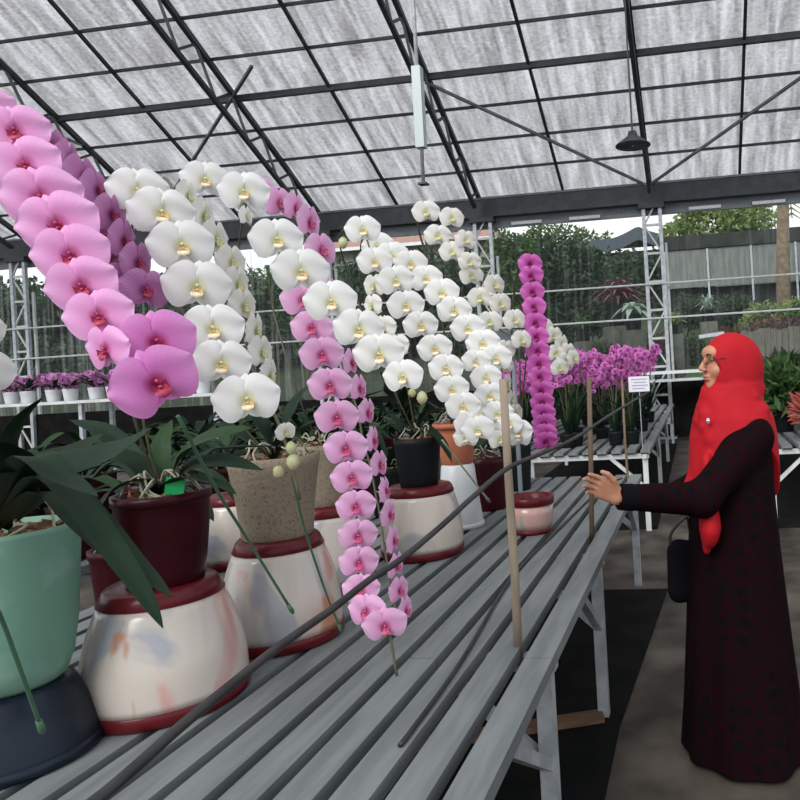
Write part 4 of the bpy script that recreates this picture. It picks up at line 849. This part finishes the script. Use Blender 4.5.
# ------------------------------------------------------------------ foliage helpers
def fol(name, blobs, n_, ls, m, parent=None, seed=0, aspect=.45, core=None, origin=(0, 0, 0), up=.3):
    r = np.random.default_rng(seed); bl = np.array([[*b[0], *b[1]] for b in blobs]); vol = bl[:, 3]*bl[:, 4]*bl[:, 5]; ch = r.choice(len(bl), n_, p=vol**.7/np.sum(vol**.7))
    d = r.normal(size=(n_, 3)); d /= np.linalg.norm(d, axis=1)[:, None]; rad = r.uniform(.55, 1.08, n_)[:, None]; P = bl[ch, :3]+d*bl[ch, 3:]*rad
    u = r.normal(size=(n_, 3))+d*.8; u[:, 2] -= up*1.2; u /= np.linalg.norm(u, axis=1)[:, None]; w_ = np.cross(u, r.normal(size=(n_, 3))); w_ /= np.linalg.norm(w_, axis=1)[:, None]; l = ls*r.uniform(.6, 1.35, n_)[:, None]
    mid = P+u*l*.5+np.cross(u, w_)*l*.08; vv = np.stack([P, mid+w_*l*aspect*.5, P+u*l, mid-w_*l*aspect*.5], 1).reshape(-1, 3)-np.array(origin)
    f = np.arange(n_*4).reshape(-1, 4); mb = MB(); mb.v = [tuple(q) for q in vv]; mb.f = [tuple(q) for q in f]; o = mb.obj(name, m, parent); return o
G1 = mat('dark_foliage', (0.018, 0.045, 0.018), .6, col2=(0.04, 0.085, 0.03), nscale=1.5, trans=.25)
G2 = mat('mid_foliage', (0.05, 0.11, 0.03), .6, col2=(0.09, 0.17, 0.045), nscale=2, trans=.3)
G3 = mat('yellow_green_foliage', (0.16, 0.25, 0.07), .6, col2=(0.25, 0.33, 0.10), nscale=2, trans=.35)
G4 = mat('red_foliage', (0.16, 0.045, 0.04), .6, col2=(0.08, 0.07, 0.03), nscale=4, trans=.2)
G5 = mat('wine_foliage', (0.10, 0.02, 0.035), .6, col2=(0.05, 0.03, 0.03), nscale=4, trans=.2)
G6 = mat('silvery_foliage', (0.32, 0.42, 0.33), .5, col2=(0.20, 0.30, 0.22), nscale=4, trans=.2)
G7 = mat('bronze_red_blades', (0.22, 0.065, 0.085), .5, col2=(0.10, 0.05, 0.05), nscale=4, trans=.2)
G8 = mat('pale_agave_blades', (0.50, 0.60, 0.50), .5, col2=(0.25, 0.38, 0.26), nscale=3, trans=.2)
GC = mat('painted_inner_shade', (0.012, 0.026, 0.012), .9)  # solid cores of the crowns, their inner shade put into the colour
BK = mat('tree_bark', (0.16, 0.12, 0.08), .9, col2=(0.24, 0.19, 0.13), nscale=6)
GD = mat('shade_darkened_soil', (0.02, 0.03, 0.014), .95, col2=(0.035, 0.05, 0.02), nscale=3)  # soil colour darkened to carry the shade under the trees
GR = mat('grass_bank', (0.05, 0.115, 0.03), .9, col2=(0.10, 0.17, 0.05), nscale=9, bump=.5, bscale=30)
def tree(c, blobs, n_, ls, m, label, name='tree', cat='tree', trunk=.12, seed=0, group=None, core=True):
    t = thing(name, label, cat, c, group=group); c = V(c); B_ = [((c.x+b[0][0], c.y+b[0][1], c.z+b[0][2]), b[1]) for b in blobs]
    fol('foliage', B_, n_, ls, m, t, seed, origin=c)
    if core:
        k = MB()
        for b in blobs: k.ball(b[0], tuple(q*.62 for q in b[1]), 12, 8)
        k.obj('inner_shade_core', GC, t, True)
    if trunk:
        tp = max(blobs, key=lambda b: b[1][2])[0]; MB().tube([(0, 0, -.1), (tp[0]*.3, tp[1]*.3, tp[2]*.5), (tp[0], tp[1], tp[2])], [trunk, trunk*.8, trunk*.4], 8).obj('trunk', BK, t, True)
    return t
# terrain beyond the far wall
TY = [14.6, 15.5, 16.6, 19, 20, 24, 34, 60]; TZ = [0, .15, 1.0, 1.55, 2.0, 2.4, 4.2, 8.5]
def tz(Y): return float(np.interp(Y, TY, TZ))
tm = MB(); tm.grid(60, 60, lambda u, v: (-45+80*u, 14.6+46*v, tz(14.6+46*v)+.12*math.sin(u*37)*math.sin(v*23)*min(1, v*5)))
struct(tm.obj('terrain', GD, None, True))
struct(MB().box((-5, 40, -.12), (120, 120, .1)).obj('ground', mat('earth', (.07, .06, .045), .9)))
def tpt(px, py, Y): p = aty(px, py, Y); return p
def gpt(px, Y): p = aty(px, 360, Y); return V((p.x, p.y, tz(Y)))
g_a, g_b = aty(590, 350, 16.2), aty(705, 350, 16.2); gs = MB(); gs.grid(20, 8, lambda u, v: (g_a.x+(g_b.x-g_a.x)*u, 15.6+3.0*v, tz(15.6+3.0*v)+.14)); struct(gs.obj('lawn', GR, None, True))
# big dark tree
c = gpt(556, 20.5)
def rel(px, py, Y, c): p = aty(px, py, Y); return (p.x-c.x, p.y-c.y, p.z-c.z)
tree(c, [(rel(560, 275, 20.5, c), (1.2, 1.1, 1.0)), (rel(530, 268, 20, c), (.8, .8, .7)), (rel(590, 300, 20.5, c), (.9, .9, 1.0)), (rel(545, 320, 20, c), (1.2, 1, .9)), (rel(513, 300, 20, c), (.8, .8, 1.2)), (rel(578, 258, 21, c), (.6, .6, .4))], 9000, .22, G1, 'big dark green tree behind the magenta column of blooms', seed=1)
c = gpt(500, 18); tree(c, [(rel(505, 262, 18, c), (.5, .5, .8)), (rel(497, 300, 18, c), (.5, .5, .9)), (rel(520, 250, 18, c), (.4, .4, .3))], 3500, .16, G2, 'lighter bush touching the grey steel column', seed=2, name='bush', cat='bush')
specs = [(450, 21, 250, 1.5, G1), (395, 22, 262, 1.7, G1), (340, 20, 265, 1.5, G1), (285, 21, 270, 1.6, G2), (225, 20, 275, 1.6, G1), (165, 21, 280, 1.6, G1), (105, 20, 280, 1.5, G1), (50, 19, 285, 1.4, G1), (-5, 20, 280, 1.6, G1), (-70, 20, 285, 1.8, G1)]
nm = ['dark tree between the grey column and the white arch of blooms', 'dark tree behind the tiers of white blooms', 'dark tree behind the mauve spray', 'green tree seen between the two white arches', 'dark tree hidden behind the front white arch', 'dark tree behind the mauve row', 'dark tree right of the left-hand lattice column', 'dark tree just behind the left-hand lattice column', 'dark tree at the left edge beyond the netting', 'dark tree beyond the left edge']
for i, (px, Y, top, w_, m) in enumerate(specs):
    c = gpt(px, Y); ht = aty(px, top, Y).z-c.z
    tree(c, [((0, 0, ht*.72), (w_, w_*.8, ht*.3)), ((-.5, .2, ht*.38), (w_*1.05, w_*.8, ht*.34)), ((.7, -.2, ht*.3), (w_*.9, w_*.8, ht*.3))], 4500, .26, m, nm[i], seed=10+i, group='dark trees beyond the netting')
# tree with the pale crown over the shade house
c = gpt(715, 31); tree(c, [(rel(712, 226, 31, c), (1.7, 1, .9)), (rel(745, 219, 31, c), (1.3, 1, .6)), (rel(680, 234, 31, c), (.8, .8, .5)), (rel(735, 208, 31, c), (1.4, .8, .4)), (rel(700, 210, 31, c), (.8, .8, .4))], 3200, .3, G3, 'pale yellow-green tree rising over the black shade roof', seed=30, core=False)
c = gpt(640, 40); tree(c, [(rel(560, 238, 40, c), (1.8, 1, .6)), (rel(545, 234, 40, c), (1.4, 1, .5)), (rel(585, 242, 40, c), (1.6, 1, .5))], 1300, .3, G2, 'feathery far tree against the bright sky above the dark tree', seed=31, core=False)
# palm
c = gpt(786, 22); pt = thing('palm_tree', 'palm with a bare tan trunk at the right edge behind the netting', 'palm', c); top = aty(783, 188, 22)-c
MB().tube([(0, 0, -.1), (top[0]*.4, 0, top[2]*.5), tuple(top)], [.24, .20, .17], 12).obj('trunk', BK, pt, True)
for k in range(11):
    a = k*.57+.2; L_ = 2.3; P = [top, top+V((L_*.4*math.cos(a), L_*.4*math.sin(a), .5)), top+V((L_*.8*math.cos(a), L_*.8*math.sin(a), .25)), top+V((L_*math.cos(a), L_*math.sin(a), -.5))]; sp = smooth_path(P, 5); fm = MB(); fm.tube(sp, .02, 5)
    for j in range(1, len(sp)-1):
        tdir = (sp[j+1]-sp[j-1]).normalized(); sd = tdir.cross(V((0, 0, 1))).normalized()
        for s_ in (-1, 1): e_ = sp[j]+sd*s_*.55+tdir*.25-V((0, 0, .22)); fm.add([sp[j]-tdir*.035, sp[j]+tdir*.035, e_], [(0, 1, 2)])
    fm.obj('frond', G3, pt)
# shade house and black roof
sm = mat('grey_shade_netting', (0.13, 0.15, 0.14), .9, col2=(0.19, 0.21, 0.19), nscale=2.5, stretch=(3, 1, .5)); dk = mat('dark_sheeting', (.012, .015, .016), .9, col2=(.03, .035, .03), nscale=1.5)
Ys = 27; a = aty(664, 252, Ys); b_ = aty(800, 243, Ys); lo = aty(700, 287, Ys).z; g_ = tz(Ys)
t = thing('shade_house', 'grey netted shade house across the background under a black roof', 'shade house', ((a.x+b_.x)/2+1.5, Ys, g_))
wd = b_.x-a.x+3; MB().box((0, 0, (lo+a.z)/2-g_), (wd, .05, a.z-lo)).obj('netting', sm, t); MB().box((0, .4, (lo-g_)/2), (wd, .05, lo-g_)).obj('dark_panel', dk, t)  # plain dark panel fills the band below the netting
MB().box((0, 2.4, a.z-g_+.28), (wd+.4, 5, .5)).obj('roof', dk, t)
for k in range(6): MB().box((-wd/2+k*wd/5, -.06, (a.z-g_)/2), (.07, .07, a.z-g_)).obj('post', M['steel'], t)
Ym = 33; a = aty(560, 243, Ym); b_ = aty(662, 238, Ym); t = thing('marquee', 'dark blue-grey tent roof with a raised peak left of the white column', 'tent', ((a.x+b_.x)/2, Ym, tz(Ym)))
hh = a.z-tz(Ym); pk = aty(638, 226, Ym).z-tz(Ym); xw = (b_.x-a.x)/2; px_ = aty(638, 240, Ym).x-(a.x+b_.x)/2
def roofz(u): x = -xw+2*xw*u; return x, hh+(pk-hh)*max(0, 1-abs(x-px_)/1.4)**1.6
rm = MB(); rm.grid(24, 3, lambda u, v: (roofz(u)[0], v*3, roofz(u)[1]*(1) if v < .6 else hh)); rm.grid(24, 2, lambda u, v: (roofz(u)[0], -.02, roofz(u)[1]-.6*v)); rm.obj('tent_roof', mat('tent_cloth', (.06, .085, .10), .8), t)
MB().box((0, .3, hh/2-.3), (2*xw, .1, hh-.6)).obj('tent_wall', dk, t)
for sx in (-1, 1): MB().box((sx*xw, 0, hh/2), (.08, .08, hh)).obj('pole', M['steel'], t)
# dark hedge band over the hill
c = gpt(620, 30); tree(c, [(rel(x, 284+abs(x-640)*.05, 30, c), (1.3, .8, 1.4)) for x in (590, 612, 634, 656, 680)]+[(rel(x, 305, 30, c), (1.3, .8, 1.4)) for x in (590, 615, 640, 660)], 4200, .3, G1, 'dark hedge on the slope under the tent roof', name='hedge', cat='hedge', trunk=0, seed=33)
# houses behind the white blooms
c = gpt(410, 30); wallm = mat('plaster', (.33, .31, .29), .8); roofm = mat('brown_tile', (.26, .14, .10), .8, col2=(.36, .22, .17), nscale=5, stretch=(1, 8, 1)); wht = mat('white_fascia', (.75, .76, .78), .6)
t = thing('house', 'low house with a brown tiled roof and white eaves behind the white blooms', 'house', c); z1 = aty(410, 246, 30).z-c.z; z2 = aty(410, 222, 30).z-c.z; hw = (aty(500, 240, 30).x-aty(310, 240, 30).x)/2
MB().box((0, 2, z1/2), (2*hw-1, 4, z1)).obj('wall', wallm, t); rf_ = MB(); rf_.add([(-hw, -.5, z1), (hw, -.5, z1), (hw-.8, 2, z2), (-hw+.8, 2, z2), (-hw, 4.5, z1), (hw, 4.5, z1)], [(0, 1, 2, 3), (3, 2, 5, 4), (0, 3, 4), (1, 5, 2), (0, 4, 5, 1)]).obj('roof', roofm, t); MB().box((0, -.53, z1-.02), (2*hw, .06, .14)).obj('fascia', wht, t)
for dx in (-4, -1.5, 1.5, 4):
    if abs(dx) < hw-1: f_ = MB().box((dx, -.03, z1*.62), (1.1, .06, 1.0)).obj('window', wht, t); MB().box((dx, -.07, z1*.62), (.95, .02, .85)).obj('pane', M['navy'], f_)
# ---- terrace plants
def rosette(c, r, h, n_, w_, m, label, name='bromeliad', cat='bromeliad', seed=0, group=None, droop=.3):
    rs = random.Random(seed); t = thing(name, label, cat, c, group=group); mb = MB()
    for k in range(n_):
        a = k*2.399; q = r*(.45+.55*(k/n_)); hz = h*(1-.75*k/n_); sd = V((-math.sin(a), math.cos(a), 0))
        P = smooth_path([V((0, 0, 0)), V((q*.45*math.cos(a), q*.45*math.sin(a), hz*.8)), V((q*math.cos(a), q*math.sin(a), hz-droop*q))], 4); N = len(P)
        for i in range(N-1):
            w0 = w_*math.sin(PI*(.25+.75*i/(N-1)))*.5; w1 = w_*math.sin(PI*(.25+.75*(i+1)/(N-1)))*.5
            mb.add([P[i]-sd*w0, P[i]+sd*w0, P[i+1]+sd*w1, P[i+1]-sd*w1], [(0, 1, 2, 3)])
    mb.obj('leaves', m, t); MB().lathe(pot_prof(r*.22, r*.28, r*.5, wall=.02), 20, (0, 0, -r*.45)).obj('pot', M['blackpot'], t, True); return t
def on(px, py, Y): return aty(px, py, Y)
plinth = mat('mossy_stone', (.07, .08, .06), .9, col2=(.11, .12, .09), nscale=5)
def plinthed(p, r):  # low stone plinth to stand a potted plant on
    z0 = tz(p.y)-.1; hgt = p.z-r*.45-z0
    if hgt > .06: o = MB().lathe([(0, 0), (r*.42, 0), (r*.36, hgt), (0, hgt)], 16).obj('stone_plinth', plinth, None, True, (p.x, p.y, z0)); tag(o, 'mossy round stone plinth under a potted rosette on the terrace', 'plinth', 'stone plinths of the terrace')
p = on(619, 305, 17.2); rosette(p, 1.15, .75, 60, .10, G7, 'wine red spiky rosette left of the white laced column', seed=1); plinthed(p, 1.15)
p = on(633, 316, 16.2); rosette(p, .72, .4, 20, .17, G8, 'pale silvery green broad-leaved rosette below the wine red one', seed=2, name='agave', cat='agave', droop=.5); plinthed(p, .72)
p = on(582, 330, 16.6); rosette(p, .6, .45, 24, .07, G2, 'green arching rosette under the dark tree', seed=3); plinthed(p, .6)
p = on(708, 311, 18.2); rosette(p, .6, .5, 30, .05, G6, 'thin leaved silvery rosette in the middle of the terrace', seed=4, name='agave', cat='agave'); plinthed(p, .6)
p = on(676, 326, 16.8); rosette(p, .42, .4, 22, .09, G3, 'yellow-green rosette right of the white laced column', seed=5); plinthed(p, .42)
for i, (px, py, Y, m, l) in enumerate([(655, 338, 17.4, G4, 'low reddish shrub beside the base of the terrace column'), (690, 336, 17.8, G2, 'low green shrub left of the red headscarf'), (712, 330, 19, G4, 'reddish shrub above the headscarf'), (742, 330, 18.6, G4, 'reddish shrub right above the headscarf'), (770, 322, 19.5, G4, 'reddish shrub below the palm'), (798, 320, 19, G5, 'wine red shrub at the right edge'), (765, 304, 21, G3, 'yellow-green bamboo-like bush at the foot of the palm'), (797, 300, 21, G3, 'yellow-green bush right of the palm trunk'), (606, 345, 17, G2, 'green shrub above the magenta orchids'), (575, 350, 17, G2, 'green shrub behind the ivory spray'), (640, 345, 16.5, G1, 'dark shrub left of the white column foot'), (735, 296, 23, G1, 'dark bush before the shade house'), (690, 296, 24, G1, 'dark bush against the shade house, right of the column')]):
    p = on(px, py, Y); c = V((p.x, p.y, tz(Y)-.05)); z_ = max(.2, p.z-c.z); tree(c, [((0, 0, z_*.75), (.55, .45, max(.28, z_*.3))), ((.25, 0, z_*.4), (.5, .45, max(.25, z_*.4))), ((-.3, 0, z_*.4), (.45, .4, max(.25, z_*.4)))], 1500, .13, m, l, name='shrub', cat='shrub', trunk=.03, seed=50+i)
# mid grey fence panel on the right
fa = aty(745, 366, 15.6); fb = aty(745, 335, 15.6); t = thing('fence', 'grey weathered board fence at the right behind the headscarf', 'fence', (aty(742, 350, 15.6).x+1.8, 15.6, 0)); fz = fb.z
bd = MB()
for k in range(30): bd.box((-1.8+.06+k*.122, .02*math.sin(k*3.1), (fz+.1+.03*math.sin(k*5))/2), (.114, .02, fz+.1+.03*math.sin(k*5)))
bd.obj('fence_boards', mat('weathered_board', (.17, .16, .13), .85, col2=(.23, .22, .18), nscale=6, stretch=(6, 1, .5)), t); MB().box((0, .05, fz*.8), (3.7, .04, .06)).box((0, .05, fz*.4), (3.7, .04, .06)).obj('rail', BK, t)
# white marker strip seen above her head
p = aty(711.5, 335, 15.0); t = thing('marker_board', 'short white board on a post just above the red headscarf', 'board', (p.x, p.y, 0)); MB().box((0, 0, p.z), (.52, .02, .075), Matrix.Rotation(R(-5), 3, 'Y')).obj('board', wht, t); MB().box((0, .03, p.z/2), (.04, .03, p.z)).obj('post', BK, t)
# tall white table by the far column
p = aty(680, 370, 13.3); t = thing('display_table', 'white topped tall table under the far column behind the woman', 'table', (p.x+.35, p.y, 0)); MB().box((0, 0, p.z-.03), (2.3, .7, .05)).obj('table_top', wht, t); MB().box((0, -.33, p.z-.17), (2.3, .03, .05)).obj('rail', M['whitesteel'], t)
for sx in (-1, 1):
    for sy in (-1, 1): MB().box((sx*1.1, sy*.3, (p.z-.055)/2), (.05, .05, p.z-.055)).obj('leg', M['whitesteel'], t)
# plants and crate on the right bench
def leafy(c, r, h, n_, m, label, seed=0, potm='blackpot'):
    t = thing('potted_plant', label, 'potted plant', c); MB().lathe(pot_prof(.10, .13, .2), 24).obj('pot', M[potm], t, True); rs = random.Random(seed)
    fol('foliage', [((c[0], c[1], c[2]+.2+h*.5), (r, r, h*.5))], n_, .17, m, t, seed, .3, origin=c, up=-.8); MB().tube([(0, 0, .16), (.01, 0, .2+h*.5)], .012, 6).obj('stem', BK, t); return t
for i, (dx, dy, r, h, m, l) in enumerate([(.22, 1.3, .22, .42, G2, 'bushy green plant in a black pot right behind the headscarf'), (.62, 1.2, .24, .5, G2, 'bushy green plant in a black pot at the right edge'), (.44, .50, .11, .10, G4, 'low plant with salmon red leaves at the right edge of the photo'), (.4, 2.4, .25, .5, G1, 'dark bushy plant behind the two green ones'), (.85, 2.2, .25, .5, G1, 'dark bushy plant in the right-hand corner of the bench')]):
    if i == 2: m = mat('salmon_leaves', (.45, .10, .08), .6, col2=(.30, .08, .06), nscale=6, trans=.2)
    leafy((r0.x+dx-.05, r0.y+dy-.1, BZ), r, h, 700, m, l, seed=80+i)
t = thing('plastic_crate', 'blue plastic crate at the right edge among the leafy plants', 'crate', (r0.x+.62, r0.y+.75, BZ)); cm = mat('blue_plastic', (.02, .10, .35), .4)
MB().box((0, 0, .01), (.36, .26, .02)).box((-.17, 0, .15), (.02, .26, .28)).box((.17, 0, .15), (.02, .26, .28)).box((0, .12, .15), (.36, .02, .28)).box((0, -.12, .05), (.36, .02, .08)).box((0, -.12, .2), (.36, .02, .05)).box((0, -.12, .28), (.36, .03, .03)).obj('crate_body', cm, t)
# pendant lamp and hanging rod
p = at(633, 146, 9.5); t = thing('pendant_lamp', 'dark cone pendant lamp hanging by the truss over the right bay', 'lamp', p)
MB().lathe([(.235, 0), (.23, .012), (.07, .13), (.055, .19), (0, .2)], 32).lathe([(.22, .004), (.06, .12), (0, .125)], 32).obj('lamp_shade', M['darksteel'], t, True); MB().ball((0, 0, .04), .045, 12, 8).obj('bulb', wht, t, True)
MB().tube([(0, 0, .19), (0, 0, EZ+SL*(YE-p.y)-p.z)], .012, 6).obj('cord', M['black'], t)
p = at(423.5, 184, 8.0); t = thing('hanging_rod', 'grey rod hanging from the roof with a small flat foot', 'rod', p); MB().tube([(0, 0, 0), (0, 0, EZ+SL*(YE-p.y)-p.z-.02)], .022, 8).obj('rod', M['steel'], t, True); MB().box((0, 0, 0), (.10, .10, .02)).obj('foot_plate', M['darksteel'], t)
MB().box((0, 0, .85), (.10, .10, .9)).obj('lamp_tube', mat('frosted_tube', (.45, .52, .5), .3), t)
# white bars standing in for reflections on the awning by the gutter
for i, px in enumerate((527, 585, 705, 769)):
    p = aty(px, 222-(px-527)*.052-(-4 if px < 560 else 0), YE+.18); o = MB().box((0, 0, 0), (.62, .04, .06)).obj('trim_reflection', wht, None, False, (p.x, YE+.15, EZ-.50)); struct(o); (lambda *a: 0)(o, ['painted white reflection by the gutter beside the grey column', 'painted white reflection by the gutter above the dark tree', 'painted white reflection by the gutter right of the laced column', 'painted white reflection by the gutter at the right edge'][i], 'painted reflection', 'painted reflections along the gutter')


# ------------------------------------------------------------------ light
w = bpy.data.worlds.new('overcast_sky'); SC.world = w; w.use_nodes = True; n = w.node_tree.nodes; L = w.node_tree.links
bg = n['Background']; tc = n.new('ShaderNodeTexCoord'); mp = n.new('ShaderNodeMapping'); mp.inputs['Scale'].default_value = (1.2, 1.2, 3.5); L.new(tc.outputs['Generated'], mp.inputs[0])
cl = n.new('ShaderNodeTexNoise'); cl.inputs['Scale'].default_value = 1.4; cl.inputs['Detail'].default_value = 5; L.new(mp.outputs[0], cl.inputs['Vector'])
rp = n.new('ShaderNodeValToRGB'); rp.color_ramp.elements[0].position = .38; rp.color_ramp.elements[0].color = (0.78, 0.87, 1.0, 1); rp.color_ramp.elements[1].position = .6; rp.color_ramp.elements[1].color = (1, 1, 1, 1)
L.new(cl.outputs['Fac'], rp.inputs[0]); L.new(rp.outputs[0], bg.inputs[0]); bg.inputs[1].default_value = .95
sn = bpy.data.lights.new('hazy_sun', 'SUN'); sn.energy = 2.0; sn.angle = R(35); sn.color = (1, .985, .96)
so = bpy.data.objects.new('hazy_sun', sn); COL.objects.link(so); so.rotation_euler = V((.25, .75, -.62)).to_track_quat('-Z', 'Y').to_euler()
SC.view_settings.view_transform = 'Standard'; SC.view_settings.look = 'None'; SC.view_settings.gamma = 1; SC.view_settings.use_curve_mapping = False
SC.view_settings.exposure = 0.34
SC.cycles.max_bounces = 8; SC.cycles.transparent_max_bounces = 16
